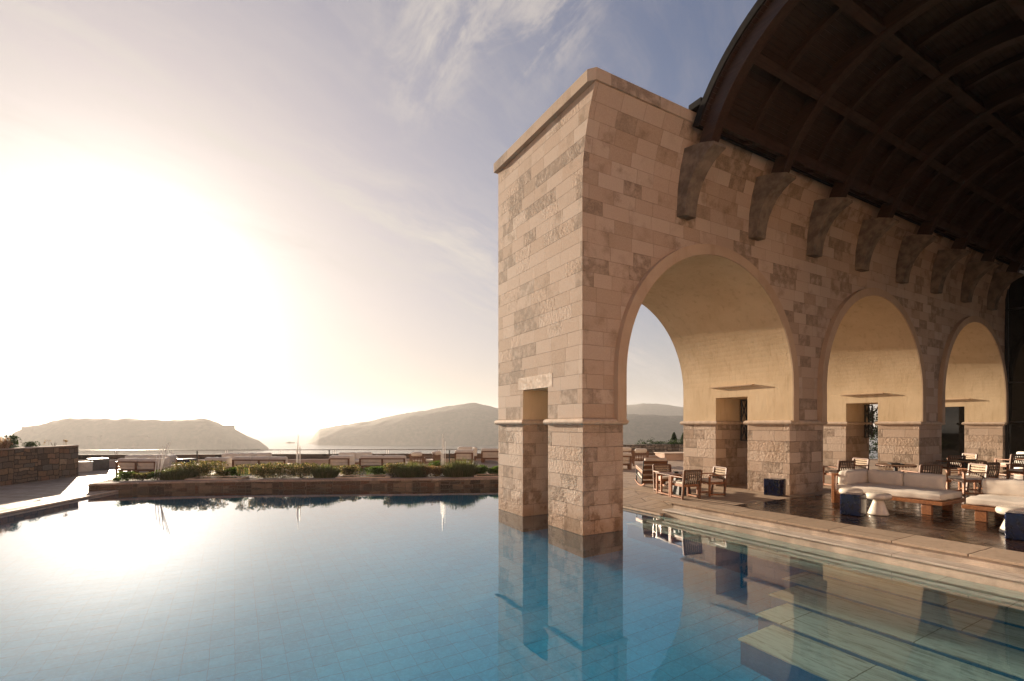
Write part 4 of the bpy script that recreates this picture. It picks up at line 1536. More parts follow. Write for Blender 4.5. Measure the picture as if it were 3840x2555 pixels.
far_block('parapet', 'low pale rendered parapet along the terrace edge', 'wall', -26, 26.5, 0.0, 0.28, -0.2, 0.46, M['render'])
far_block('garden_wall', 'dark brown garden wall just behind the pale parapet', 'wall', -26, 30, 1.3, 1.75, -1.0, 0.70, M['rubble'])
rl = thing('railing', 'long steel railing with pale posts in front of the sea', 'railing')
nn = Vector((0.447, 0.894, 0))
rm = MB()
a, b_ = pf0 + ux * -26 + nn * 2.1, pf0 + ux * 30 + nn * 2.1
rm.beam((a.x, a.y, 0.93), (b_.x, b_.y, 0.93), 0.05, 0.045)
rm.build('top_rail', M['rail'], rl)
k = -25.0
while k < 29:
    p = pf0 + ux * k + nn * 2.1
    pm = MB()
    for e in (-0.06, 0.06):
        q = p + ux * e
        pm.beam((q.x, q.y, 0.2), (q.x, q.y, 0.905), 0.022, 0.07)
    pm.build('post', M['railpost'], rl)
    k += 3.35

# ------------------------------------------------------------------ terrain, sea, islands
SEA_Z = -43.5
sea = MB()
sea.add([(-15000, -15000, SEA_Z), (15000, -15000, SEA_Z), (15000, 15000, SEA_Z), (-15000, 15000, SEA_Z)], [(0, 1, 2, 3)])
struct(sea.build('sea', M['sea'], fix=False))
hl = MB()


def hill_fn(u, v):
    s = -260 + 620 * u
    d = 2.0 + 340 * v
    p = pf0 + ux * s + nn * d
    z = -0.6 - 47 * (v ** 0.8) + mnoise.noise(Vector((p.x * .03, p.y * .03, 0))) * 2.5 * v
    if s > 40:
        z += 0.02 * (s - 40) * (1 - v)
    return (p.x, p.y, z)


hl.grid(hill_fn, 60, 40)
struct(hl.build('hillside', M['hill'], smooth=True))
gnd = MB()
gnd.add([(-260, -400, -2.2), (420, -400, -2.2), (420, 70, -2.2), (-260, 70, -2.2)], [(0, 1, 2, 3)])
gcut = sheet('ground', -260, 420, -400, 190, 10, [(pf0 + nn * 2.05, nn)], M['hill'])
for vtx in gcut.data.vertices:
    vtx.co.z = -2.3

cF, sF = math.cos(FWD), math.sin(FWD)


def island(name, label, sil, dist, halfdepth, base_px, seed, nlat=170, nd=26, rough=1.0, steep=0.5):
    """terrain ridge: sil is the skyline (bearing offset, height angle) met at 'dist' metres"""
    mb = MB()
    xs_ = [p[0] for p in sil]

    def skyz(px):
        for (a, za), (b_, zb) in zip(sil[:-1], sil[1:]):
            if a <= px <= b_:
                f = (px - a) / max(1e-6, b_ - a)
                return za + (zb - za) * f
        return SEA_Z
    x0_, x1_ = xs_[0], xs_[-1]

    def fn(u, v):
        px = x0_ + (x1_ - x0_) * u
        hgt = skyz(px) - SEA_Z
        w_ = 2 * v - 1
        hd = halfdepth * (0.35 + 0.65 * math.sqrt(max(0.0, min(1, hgt / 50.0))))
        dep = dist + w_ * hd
        lat = (px - 1920.0) / 1833.0 * dep
        prof = max(0.0, 1 - abs(w_) ** 1.6) ** steep
        z = SEA_Z + hgt * prof
        nz = mnoise.fractal(Vector((lat * .02 + seed, dep * .02, 0)), 0.9, 2.0, 5) * rough * 3.5
        nz += mnoise.noise(Vector((lat * .12 + seed, dep * .12, 3))) * rough * 0.9
        z += nz * min(1.0, hgt / 15) * (0.9 if abs(w_) < 0.95 else 0)
        if abs(w_) > 0.985 or hgt < 0.3:
            z = SEA_Z - 1.5
        x, y = dep * cF + lat * sF, dep * sF - lat * cF
        return (x, y, z)
    mb.grid(fn, nlat, nd)
    return struct(mb.build(name, M['hill'], smooth=True), label)


def sk(lst, dist):
    return [(px, EYE + (1595.0 - py) / 1833.0 * dist) for px, py in lst]


D1 = 960.0
sil1 = [(-130, 1690), (-40, 1668), (20, 1648), (38, 1639), (53, 1622), (84, 1610), (88, 1603), (118, 1602), (126, 1598), (143, 1599), (171, 1591), (204, 1578), (236, 1570), (262, 1567), (300, 1571), (340, 1573), (391, 1569), (430, 1572), (468, 1568), (521, 1571), (577, 1574), (615, 1578), (652, 1575), (713, 1573), (762, 1572), (798, 1578), (819, 1585), (839, 1598), (872, 1601), (884, 1614), (905, 1627), (925, 1637), (950, 1645), (970, 1651), (985, 1662), (998, 1672), (1004, 1680), (1012, 1686)]
island('island', 'low flat-topped island fading in the haze', sk(sil1, D1), D1, 95, 0, 3.1)
D2 = 1330.0
sil2 = [(1150, 1660), (1172, 1646), (1180, 1632), (1197, 1611), (1227, 1603), (1278, 1596), (1324, 1589), (1388, 1579), (1430, 1569), (1473, 1559), (1536, 1548), (1621, 1535), (1685, 1524), (1727, 1518), (1757, 1514), (1787, 1515), (1812, 1521), (1868, 1532), (2000, 1560), (2150, 1585), (2250, 1600), (2450, 1655)]
island('headland', 'long scrubby headland rising to a rounded summit', sk(sil2, D2), D2, 210, 0, 8.7, 200, 34)
D3 = 2000.0
sil3 = [(1900, 1600), (2100, 1545), (2280, 1524), (2360, 1519), (2403, 1514), (2456, 1515), (2510, 1519), (2566, 1530), (2700, 1560), (3000, 1600), (3300, 1640)]
island('far_hill', 'pale far hill seen through the first arch', sk(sil3, D3), D3, 300, 0, 5.5, 120, 24)
D4 = 1150.0
sil4 = [(1960, 1668), (2100, 1600), (2250, 1560), (2360, 1553), (2440, 1556), (2570, 1562), (2800, 1575), (3200, 1640)]
island('near_hill', 'dark near hillside seen through the first arch', sk(sil4, D4), D4, 160, 0, 12.5, 150, 26)
# rocks and jetty off the island, old fort walls on it


def lat_pt(px, dist, z):
    lat = (px - 1920.0) / 1833.0 * dist
    return Vector((dist * cF + lat * sF, dist * sF - lat * cF, z))


rk = MB()
for px, r_, hz_ in ((1085, 9, 4.0), (1078, 6, 2.0), (1098, 8, 2.2), (1066, 4, 0.8), (1115, 4, 0.7)):
    c = lat_pt(px, 1250, SEA_Z)
    for i in range(1):
        n_ = 12
        vs = []
        for j in range(n_):
            a = 2 * PI * j / n_
            vs.append((c.x + r_ * math.cos(a) * rnd.uniform(.7, 1.2), c.y + r_ * math.sin(a) * rnd.uniform(.7, 1.2), SEA_Z - 0.5))
        for j in range(n_):
            a = 2 * PI * j / n_
            vs.append((c.x + r_ * .5 * math.cos(a) * rnd.uniform(.5, 1.2), c.y + r_ * .5 * math.sin(a), SEA_Z + hz_ * rnd.uniform(.5, 1)))
        vs.append((c.x, c.y, SEA_Z + hz_))
        rk.add(vs, [(j, (j + 1) % n_, n_ + (j + 1) % n_, n_ + j) for j in range(n_)] + [(n_ + j, n_ + (j + 1) % n_, 2 * n_) for j in range(n_)])
struct(rk.build('islet', M['hill']), 'small rocky islet between island and headland')
jt = MB()
a, b_ = lat_pt(985, 900, SEA_Z), lat_pt(1021, 900, SEA_Z)
jt.beam((a.x, a.y, SEA_Z + 0.2), (b_.x, b_.y, SEA_Z + 0.2), 5, 2.0)
tag(jt.build('jetty', M['hill']), 'thin stone jetty reaching out from the island tip', 'jetty')
fort = thing('fortress_wall', 'ruined fortress walls along the crest of the island', 'fortress')
for (pa, pb, ytop, dd, hh) in ((838, 877, 1596, 955, 10), (300, 330, 1571, 958, 5), (86, 118, 1601, 955, 8), (615, 648, 1577, 958, 5), (470, 560, 1633, 870, 3.5), (330, 380, 1636, 868, 2.5)):
    zt_ = EYE + (1595 - ytop) / 1833 * dd
    a, b_ = lat_pt(pa, dd, zt_ - hh / 2), lat_pt(pb, dd, zt_ - hh / 2)
    MB().beam(a, b_, 6.0, hh).build('rampart', M['hill'], fort)
hd_ = thing('hut_roof', 'small pale building on the shore below the near hill', 'hut')
c = lat_pt(2365, 820, 0)
zb = EYE - 92 / 1833 * 820
MB().box(-9, 9, -4, 4, -5, 2.5).build('wall', M['render'], hd_)
MB().prism([(-10, 2.5), (10, 2.5), (8, 4.5), (-8, 4.5)], lambda x, z: (x, -5, z), lambda x, z: (x, 5, z)).build('roof', M['rubble3'], hd_)
hd_.location = (c.x, c.y, zb)

# ------------------------------------------------------------------ furniture kit


def chair_proto(label):
    t = thing('armchair', label, 'chair', (0, 0, 0), 0, 'teak armchairs with webbing backs')
    for s in (-1, 1):
        MB().beam((s * .29, -.24, 0), (s * .29, -.33, .84), .055, .05).build('rear_leg', M['teak2'], t, bevel=.006)
        MB().beam((s * .29, .27, 0), (s * .29, .27, .62), .055, .05).build('front_leg', M['teak'], t, bevel=.006)
        MB().beam((s * .29, -.29, .635), (s * .29, .31, .635), .065, .03).build('arm', M['teak'], t, bevel=.008)
        MB().beam((s * .29, -.24, .055), (s * .29, .27, .055), .04, .04).build('runner', M['teak'], t)
    f = MB()
    f.beam((-.27, .25, .39), (.27, .25, .39), .04, .07)
    f.beam((-.27, -.25, .39), (.27, -.25, .39), .04, .07)
    for s in (-1, 1):
        f.beam((s * .255, -.23, .39), (s * .255, .23, .39), .035, .07)
    f.build('seat_frame', M['teak'], t, bevel=.005)
    cushion_mb(-.255, .255, -.23, .29, .425, .495, 0.02, 8).build('cushion', M['fabric'], t, smooth=True)
    MB().beam((-.29, -.325, .835), (.29, -.325, .835), .035, .045).build('top_rail', M['teak2'], t, bevel=.008)
    ws = MB()
    zs = [0.38, 0.45, .55, .65, .75, .86]
    for i in range(8):
        x = -.236 + i * .0675
        for k2 in range(len(zs) - 1):
            za, zb_ = zs[k2], zs[k2 + 1]
            bow = lambda z: -.245 - (z - .38) * .205 - .018 * math.sin((z - .38) * 6.5)
            ws.beam((x, bow(za), za), (x, bow(zb_), zb_), .042, .007, up=(0, 1, 0))
    ws.build('webbing', M['strapdark'], t)
    wh = MB()
    for z in (.645, .72, .795):
        y = -.245 - (z - .38) * .205 - .018 * math.sin((z - .38) * 6.5) + .010
        wh.beam((-.275, y, z), (.275, y, z), .006, .046)
    wh.build('cross_webbing', M['strap'], t)
    return t


CH0 = chair_proto('armchair seen from behind at the square table in the first arch')
used = [False]


def place_chair(x, y, face_deg, label, z=None, sc=1.0):
    o = CH0 if not used[0] else copy_tree(CH0)
    used[0] = True
    o['label'] = label
    o.location = (x, y, z if z is not None else terr_z(x, y))
    o.rotation_euler = (0, 0, R(face_deg - 90))
    o.scale = (sc, sc, sc * 1.0)
    return o


ZP = 0.361
place_chair(11.52, 9.98, 78, 'armchair with its slatted back to the pool at the square table', ZP)
place_chair(12.70, 10.02, 165, 'armchair with sunlit woven back right of the square table', ZP)
place_chair(12.15, 11.30, 248, 'armchair behind the square table facing the pool', None)
place_chair(18.35, 9.25, 72, 'armchair seen from behind in the second arch beside the pier', ZP, 1.08)
place_chair(19.75, 9.45, 160, 'sunlit woven armchair in the second arch behind the long daybed', ZP, 1.08)
place_chair(18.55, 6.95, 62, 'dark-backed armchair directly behind the long daybed', ZP, 1.1)
place_chair(19.75, 6.25, 145, 'sunlit woven armchair just right of the long daybed', ZP, 1.1)
place_chair(21.0, 6.35, 72, 'large armchair seen from behind between the two daybeds', ZP, 1.12)
place_chair(25.0, 8.45, 62, 'armchair seen from behind in front of the third pier', ZP, 1.1)
place_chair(27.2, 8.75, 150, 'small sunlit woven armchair beyond the third pier chair', ZP, 1.08)
place_chair(28.4, 7.55, 60, 'farthest dark-backed armchair near the glass front', ZP, 1.1)
place_chair(24.6, 6.15, 145, 'sunlit woven armchair at the right edge behind the second daybed', ZP, 1.12)


def slat_top(mb, L, W_, z, n=10, th=0.03):
    for i in range(n):
        y = -W_ / 2 + (i + 0.5) * W_ / n
        mb.box(-L / 2, L / 2, y - W_ / n * 0.44, y + W_ / n * 0.44, z - th, z)


def square_table():
    t = thing('square_table', 'teak table with slatted top and black pedestal in the first arch', 'table', (11.95, 10.62, ZP), R(-14))
    mb = MB()
    slat_top(mb, 1.15, 0.8, 0.66, 9)
    mb.build('tabletop', M['teak2'], t, bevel=.003)
    f = MB()
    f.box(-.55, .55, -.36, -.33, .56, .629)
    f.box(-.55, .55, .33, .36, .56, .629)
    f.build('apron', M['teak'], t)
    for s in (-1, 1):
        MB().beam((-.53, s * .345, 0), (-.53, s * .345, .628), .06, .06).build('leg', M['teak'], t, bevel=.006)
    MB().beam((-.53, -.32, .05), (-.53, .32, .05), .04, .04).build('stretcher', M['teak'], t)
    p = MB()
    p.add([(-.12, -.2, 0.002), (.32, -.2, 0.002), (.32, .2, 0.002), (-.12, .2, 0.002), (-.06, -.14, .62), (.26, -.14, .62), (.26, .14, .62), (-.06, .14, .62)],
          [(3, 2, 1, 0), (4, 5, 6, 7), (0, 1, 5, 4), (1, 2, 6, 5), (2, 3, 7, 6), (3, 0, 4, 7)])
    p.build('pedestal', M['black'], t, bevel=.01)


square_table()
MB().lathe([(.05, 0.0), (.075, .012), (.08, .04), (.07, .055), (.045, .05)], 18).move((11.82, 10.6, ZP + .662)).build('ashtray', M['black'])
tag(COL.objects[-1], 'small black bowl on the square teak table', 'ashtray')


def round_table(x, y, label, L=1.5, W_=1.0, hz_=0.72, tray=True, rz=0.3, tl='', sc=1.1):
    t = thing('dining_table', label, 'table', (x, y, ZP), rz, 'oval slatted dining tables')
    mb = MB()
    n = 40
    ring = [(L / 2 * math.cos(2 * PI * i / n), W_ / 2 * math.sin(2 * PI * i / n)) for i in range(n)]
    mb.prism(ring, lambda a, b_: (a, b_, hz_ - 0.02), lambda a, b_: (a, b_, hz_))
    mb.build('tabletop', M['teak2'], t)
    sl_ = MB()
    for i in range(n):
        a, b_ = ring[i]
        sl_.box(a * 0.99 - .018, a * 0.99 + .018, b_ * 0.99 - .018, b_ * 0.99 + .018, hz_ - 0.055, hz_ - 0.0205)
    sl_.build('edge_slat', M['teak2'], t)
    MB().lathe([(.27, 0.002), (.27, .02), (.06, .06), (.05, hz_ - .08), (.16, hz_ - .03), (.16, hz_ - .0205)], 20).build('pedestal', M['black'], t, smooth=False)
    t.scale = (sc, sc, sc)
    if tray:
        tr_ = thing('serving_tray', tl, 'tray', (x, y, ZP + hz_ * sc + .003), rz + .3, 'dark trays on dining tables')
        MB().box(-.26, .26, -.18, .18, 0, .012).build('base', M['black'], tr_)
        rm_ = MB()
        rm_.box(-.26, .26, -.18, -.165, .0121, .035)
        rm_.box(-.26, .26, .165, .18, .0121, .035)
        rm_.box(-.26, -.245, -.165, .165, .0121, .035)
        rm_.box(.245, .26, -.165, .165, .0121, .035)
        rm_.build('rim', M['black'], tr_)


round_table(18.3, 10.5, 'dining table half hidden behind the second pier', tray=False)
round_table(19.75, 8.1, 'dining table behind the long daybed with a dark tray', tl='dark tray on the table behind the long daybed')
round_table(24.4, 7.7, 'dining table beside the large armchair with a dark tray', tl='dark tray on the table beside the large armchair')
round_table(27.6, 6.6, 'farthest dining table with a dark tray near the glass front', tl='dark tray on the table nearest the glass front')
# linen-covered serving table by the glass
t = thing('covered_table', 'serving table under a white floor-length linen cloth by the glass', 'table', (30.6, 7.35, ZP))
lm = MB()
n = 48
lo = []
for i in range(n):
    a = 2 * PI * i / n
    lo.append((math.cos(a), math.sin(a), 1 + 0.05 * math.sin(i * 2.3) + 0.03 * math.sin(i * 5.1)))
o_ = 0
for (z, k2, w_) in ((0.0, 0.62, 1), (0.55, 0.585, .7), (0.92, 0.55, .15), (0.95, 0.53, 0)):
    for cx_, sy_, wv_ in lo:
        r_ = k2 * (1 + (wv_ - 1) * w_)
        lm.v.append((cx_ * r_ * 1.2, sy_ * r_, z))
for i in range(3):
    for j in range(n):
        j2 = (j + 1) % n
        lm.f.append((i * n + j, i * n + j2, (i + 1) * n + j2, (i + 1) * n + j))
lm.f.append(tuple(3 * n + j for j in range(n)))
lm.build('cloth', M['linen'], t, smooth=True)


# ------------------------------------------------------------------ low daybeds on the deck
def daybed(label, y_hi, y_lo, side_cushion, xf=14.35, depth=1.35, backs=2, back_from=0.0):
    t = thing('daybed', label, 'daybed', (xf, y_lo, ZP), 0, 'cream daybeds on the dark deck')
    L = y_hi - y_lo
    f = MB()
    f.box(0, depth, 0, L, .25, .335)
    f.build('frame', M['teak'], t, bevel=.008)
    for yy in (0.32, L - 0.32 if not side_cushion else L - 0.12):
        for xx in (0.08, depth - 0.12):
            MB().box(xx - .05, xx + .05, yy - .10, yy + .10, 0, .249).build('leg', M['teak'], t, bevel=.006)
    cushion_mb(.05, depth - .02, .06, L - .04, .336, .52, 0.05, 16).build('seat_cushion', M['fabric'], t, smooth=True)
    b1_ = L - (.34 if side_cushion else .02)
    b0_ = back_from
    w_ = (b1_ - b0_) / backs
    for i in range(backs):
        cushion_mb(depth - .30, depth - .04, b0_ + i * w_ + .012, b0_ + (i + 1) * w_ - .012, .50, .88, 0.05, 12).build('back_cushion', M['fabric'], t, smooth=True)
    if side_cushion:
        cushion_mb(.12, depth - .05, L - .32, L - .04, .50, .88, 0.05, 12).build('side_cushion', M['fabric'], t, smooth=True)
        MB().box(-.01, .07, L - .03, L + .05, 0, .82).build('post', M['teak'], t, bevel=.006)
        MB().box(depth - .06, depth + .02, L - .03, L + .05, 0, .82).build('post', M['teak'], t, bevel=.006)
        MB().box(.0701, depth - .0601, L - .015, L + .035, .74, .80).build('rail', M['teak'], t)
    br = MB()
    br.box(depth + .005, depth + .045, .3, L - .035, .336, .40)
    br.box(depth + .005, depth + .045, .3, L - .035, .70, .76)
    br.build('back_rail', M['teak'], t)
    return t


daybed('long cream daybed with two back cushions and a side cushion', 7.35, 4.96, True, backs=2, back_from=0.36)
daybed('cream daybed cut off by the right edge of the view', 4.62, 2.0, False, backs=2, back_from=-0.02 + 0.02).children
COL.objects[-1]


def cube(name, x, y, z, rz, s, hz_, mat, label, cat='stool', group=None):
    t = thing(name, label, cat, (x, y, z), rz, group)
    MB().box(-s / 2, s / 2, -s / 2, s / 2, 0.0, hz_).build('body', mat, t, bevel=.022, seg=3)
    g = MB()
    g.box(s / 2 - .006, s / 2 + .003, -.07, .07, hz_ - .085, hz_ - .055)
    g.build('grip_slot', M['black'], t)
    g = MB()
    g.box(-.07, .07, -s / 2 - .003, -s / 2 + .006, hz_ - .085, hz_ - .055)
    return t


GB = 'blue glazed cube stools'
cube('cube_stool', 14.40, 9.06, ZP, .14, .46, .50, M['blue'], 'blue glazed cube stool at the foot of the second pier', group=GB)
cube('cube_stool', 12.86, 6.14, ZP, .14, .42, .50, M['blue'], 'blue glazed cube stool in front of the long daybed', group=GB)
cube('cube_stool', 12.84, 3.24, ZP, .14, .44, .50, M['blue'], 'blue glazed cube stool at the right edge of the view', group=GB)
cube('cube_stool', 17.1, 9.75, ZP, .2, .46, .50, M['blue'], 'blue glazed cube stool half hidden behind the second pier', group=GB)


def mushroom(x, y, label):
    t = thing('mushroom_table', label, 'side table', (x, y, ZP), 0, 'white ceramic side tables')
    MB().lathe([(.205, 0.002), (.215, .02), (.20, .06), (.165, .16), (.125, .27), (.105, .34), (.11, .36)], 32).build('base', M['ceramic'], t, smooth=True)
    MB().lathe([(.10, .3601), (.20, .365), (.245, .385), (.262, .42), (.262, .46), (.245, .495), (.20, .515), (.08, .522), (.01, .522)], 36).build('top', M['ceramic'], t, smooth=True)


mushroom(13.42, 5.86, 'white glazed mushroom table right of the blue cube')
mushroom(13.75, 6.62, 'white glazed mushroom table partly hidden behind the blue cube')
mushroom(13.42, 3.52, 'white glazed mushroom table by the right edge of the view')


# rocking lounge chair beyond the square table
def rocker():
    t = thing('rocking_chair', 'rocking lounge chair with slatted wooden back and cream pad', 'rocking chair', (12.95, 12.75, ZP - .02), R(58 - 90))
    for s in (-1, 1):
        pts = [(s * .40, -.75 + 1.5 * i / 14, .03 + .22 * ((i - 7) / 7.0) ** 2 * .55) for i in range(15)]
        m_ = MB()
        for a, b_ in zip(pts[:-1], pts[1:]):
            m_.beam(a, b_, .045, .045)
        m_.build('rocker', M['teak'], t)
        m_ = MB()
        m_.beam((s * .40, .55, .10), (s * .40, .55, .60), .035, .035)
        m_.beam((s * .40, -.30, .06), (s * .40, -.62, .93), .035, .035)
        m_.beam((s * .40, .55, .36), (s * .40, -.35, .22), .035, .035)
        m_.build('metal_frame', M['black'], t)
        MB().beam((s * .40, .62, .63), (s * .40, -.48, .52), .03, .12).build('arm', M['teak'], t, bevel=.01)
    for k2 in range(5):
        f = k2 / 4
        MB().beam((-.39, -.33 - .29 * f, .16 + .72 * f), (.39, -.33 - .29 * f, .16 + .72 * f), .03, .125, up=(0, -.35, .95)).build('back_slat', M['teak2'], t, bevel=.004)
    pd = MB()
    prof = [(.52, .42), (.0, .30), (-.26, .27), (-.40, .55), (-.56, .92), (-.60, 1.0), (-.66, 1.0), (-.68, .93)]
    for (ya, za), (yb, zb_) in zip(prof[:-1], prof[1:]):
        pd.beam((0, ya, za), (0, yb, zb_), .74, .07)
    pd.build('pad', M['fabric'], t, bevel=.02)


rocker()


# ------------------------------------------------------------------ lounge sofas on the far terrace
def sofa(x, y, face_deg, L, label, depth=0.95, backs=2, arm_l=False, arm_r=False, has_back=True, hb=0.80):
    """origin at ground centre; local +Y is the way a sitter looks"""
    z = terr_z(x, y)
    t = thing('lounge_sofa', label, 'sofa', (x, y, z), R(face_deg - 90), 'lounge sofas on the far terrace')
    d2 = depth / 2
    MB().box(-L / 2, L / 2, -d2, d2, .19, .26).build('frame', M['teak2'], t, bevel=.006)
    n_ = 3 if L > 1.9 else 2
    for yy in (-d2 + .06, d2 - .08):
        for i in range(n_):
            x_ = -L / 2 + .14 + (L - .28) * i / (n_ - 1)
            MB().box(x_ - .05, x_ + .05, yy - .05, yy + .05, 0, .189).build('leg', M['teak2'], t)
    cushion_mb(-L / 2 + .01, L / 2 - .01, -d2 + .07, d2, .262, .42, .03, 10).build('seat_cushion', M['fabric'], t, smooth=True)
    if has_back:
        m_ = MB()
        m_.box(-L / 2, L / 2, -d2 - .02, d2 * 0 - d2 + .03, .60, .66)
        m_.build('back_rail', M['teak2'], t)
        for i in range(n_):
            x_ = -L / 2 + .045 + (L - .09) * i / (n_ - 1)
            MB().box(x_ - .045, x_ + .045, -d2 - .055, -d2 - .021, .0, .659).build('back_post', M['teak2'], t)
        w_ = L / backs
        for i in range(backs):
            cushion_mb(-L / 2 + i * w_ + .01, -L / 2 + (i + 1) * w_ - .01, -d2 + .035, -d2 + .28, .41, hb, .05, 10).build('back_cushion', M['fabric'], t, smooth=True)
    for flag, s in ((arm_l, -1), (arm_r, 1)):
        if flag:
            a_, c_ = sorted((s * (L / 2 - .02), s * (L / 2 - .26)))
            cushion_mb(a_, c_, -d2 + .29, d2 - .05, .41, hb - .02, .05, 10).build('arm_cushion', M['fabric'], t, smooth=True)
    return t


A0 = math.degrees(FWD)            # heading of the camera
sofa(-3.95, 30.4, A0 - 3, 2.05, 'far left sofa seen from behind beside the leaning rods', backs=2, arm_r=True)
sofa(-4.1, 32.9, A0 + 180 + 14, 2.4, 'sofa facing the pool behind the far left sofa', backs=2, arm_l=True)
sofa(-2.15, 30.2, A0, 1.25, 'low backless lounger right of the far left sofa', has_back=False)
sofa(-0.72, 29.15, A0, 0.95, 'single seat with arm seen from behind at second group', backs=1, arm_r=True)
sofa(0.55, 31.9, A0 + 180 + 16, 2.6, 'corner sofa facing the pool at the second group', backs=3)
sofa(1.32, 28.55, A0 - 1, 2.75, 'long sofa seen from behind at the second group', backs=3)
sofa(5.05, 27.45, A0, 1.1, 'single seat with arm seen from behind at third group', backs=1, arm_r=True)
sofa(6.1, 29.4, A0 + 180 + 10, 1.9, 'sofa facing the pool at the third group', backs=2)
sofa(7.05, 26.35, A0 - 1, 2.45, 'long sofa seen from behind at the third group', backs=2)
sofa(11.55, 25.9, A0, 1.05, 'single seat with arm seen from behind nearest the pier', backs=1, arm_r=True)
sofa(12.4, 27.4, A0 + 180 + 8, 1.15, 'small sofa facing the pool nearest the pier', backs=1, arm_l=True)
sofa(13.35, 25.2, A0, 1.9, 'sofa seen from behind partly hidden by the stone pier', backs=2)
sofa(16.3, 18.7, A0 - 12, 1.9, 'sofa end with dark posts seen through the first arch', backs=1)


def slat_chair(x, y, face, label, sc=1.0):
    t = thing('slatted_chair', label, 'chair', (x, y, terr_z(x, y)), R(face - 90), 'slatted lounge chairs')
    for s in (-1, 1):
        MB().box(s * .36 - .035, s * .36 + .035, -.36, -.30, 0, .80).build('rear_leg', M['teak2'], t)
        MB().box(s * .36 - .035, s * .36 + .035, .30, .36, 0, .55).build('front_leg', M['teak2'], t)
        MB().box(s * .36 - .04, s * .36 + .04, -.299, .38, .551, .585).build('arm', M['teak2'], t)
    MB().box(-.325, .325, -.34, -.31, .74, .80).build('top_rail', M['teak2'], t)
    sl_ = MB()
    for i in range(8):
        x_ = -.29 + i * .083
        sl_.box(x_ - .026, x_ + .026, -.336, -.314, .25, .739)
    sl_.build('slats', M['teak2'], t)
    MB().box(-.325, .325, -.30, .34, .25, .30).build('seat_frame', M['teak2'], t)
    cushion_mb(-.31, .31, -.28, .34, .301, .42, .03, 8).build('cushion', M['fabric'], t, smooth=True)
    cushion_mb(-.30, .30, -.40, -.12, .70, .90, .05, 8).build('folded_cushion', M['fabric'], t, smooth=True)
    t.scale = (sc, sc, sc)


slat_chair(8.95, 26.6, A0 + 6, 'slatted chair seen from behind right of the third sofa group')
slat_chair(10.05, 27.0, A0 + 60, 'slatted chair turned sideways with a folded cushion on top')
slat_chair(18.75, 19.2, A0 - 14, 'slatted chair seen through the first arch with folded cushions')
slat_chair(19.2, 20.9, A0 - 5, 'slatted chair behind another one through the first arch')

cube('storage_cube', -2.35, 33.0, terr_z(-2.3, 33), R(28), .75, .56, M['blue'], 'blue-sided cube table right of the far left sofas', 'side table')
cube('charcoal_cube', -6.55, 34.6, terr_z(-6.6, 34.6), R(20), .85, .62, M['grey'], 'charcoal cube table left of the sofas by the parapet', 'side table')
MB().lathe([(.36, 0.0), (.38, .02), (.38, .50), (.40, .505), (.40, .53), (.02, .535)], 28).move((-6.95, 33.6, terr_z(-7, 33.6))).build('drum_table', M['ceramic'], smooth=False)
tag(COL.objects[-1], 'pale round drum table half hidden by the rubble wall', 'side table')
# low wire candle stand by the third group
t = thing('lantern_frame', 'thin black metal lantern frame left of the third sofa group', 'lantern', (4.75, 28.5, terr_z(4.7, 28.5)))
m_ = MB()
for sx_ in (-.12, .12):
    for sy_ in (-.12, .12):
        m_.beam((sx_, sy_, 0.0), (sx_, sy_, .55), .02, .02)
for z in (.03, .53):
    for sx_ in (-.12, .12):
        m_.beam((sx_, -.12, z), (sx_, .12, z), .02, .02)
        m_.beam((-.12, sx_, z), (.12, sx_, z), .02, .02)
m_.build('cage', M['black'], t)

# right-hand background seen through the first arch
far_t = thing('rubble_wall', 'pale rubble stone garden wall beyond the railing in the arch', 'wall')
wl = [(27.0, 31.5), (30.0, 30.4), (33.5, 29.2), (38.0, 27.6), (44.0, 25.0)]
strip_block(dense(wl, 4), off_poly(dense(wl, 4), 0.5), -0.5, 0.86).build('stone_face', M['rubble3'], far_t, bevel=.03)
t = thing('hedge', 'dark spreading hedge behind the pale rubble wall', 'hedge', (33.5, 29.9, 0.25))
mb = MB()
for k2 in range(10):
    bush(mb, Vector((-2.7 + k2 * .62, 1.35 - k2 * .33, 0)), 0.75, 0.8, 0.98 + .12 * math.sin(k2 * 2.1), 520, 0.11, 7)
mb.build('foliage', M['leaf_dark'], t, fix=False)
MB().tube([(0, 0, -1.0), (.3, .2, .1), (1.0, -.2, .5)], [.07, .05, .02], 6).build('stem', M['soil'], t)
t = thing('round_bush', 'dark rounded bush at the left end of the pale rubble wall', 'bush', (26.3, 32.0, -0.4))
mb = MB()
bush(mb, Vector((0, 0, 0)), 1.0, .8, 1.15, 800, .12, 7)
mb.build('foliage', M['leaf_dark'], t, fix=False)
MB().tube([(0, 0, -.8), (.1, 0, .4)], [.07, .03], 6).build('stem', M['soil'], t)


def cypress(x, y, z, hgt, label):
    t = thing('cypress_tree', label, 'tree', (x, y, z), 0, 'cypress trees beyond the terrace')
    MB().tube([(0, 0, -.6), (0, 0, hgt * .5), (0, 0, hgt * .95)], [.14, .09, .02], 7).build('trunk', M['soil'], t)
    mb = MB()
    for _ in range(1500):
        v = rnd.random()
        r_ = hgt * .105 * (math.sin(PI * min(1, v * .92 + .1)) ** .7) * rnd.uniform(.55, 1.1)
        a = rnd.uniform(0, 2 * PI)
        p = Vector((r_ * math.cos(a), r_ * math.sin(a), .2 + v * hgt * .97))
        leaf(mb, p, Vector((math.cos(a) * .35, math.sin(a) * .35, 1)), rdir(0), .3, .07)
    mb.build('crown', M['leaf_dark'], t, fix=False)


cypress(40.6, 36.7, -1.9, 3.3, 'slender cypress just left of the white rack')
cypress(41.5, 36.2, -1.9, 3.25, 'slender cypress partly behind the white rack')

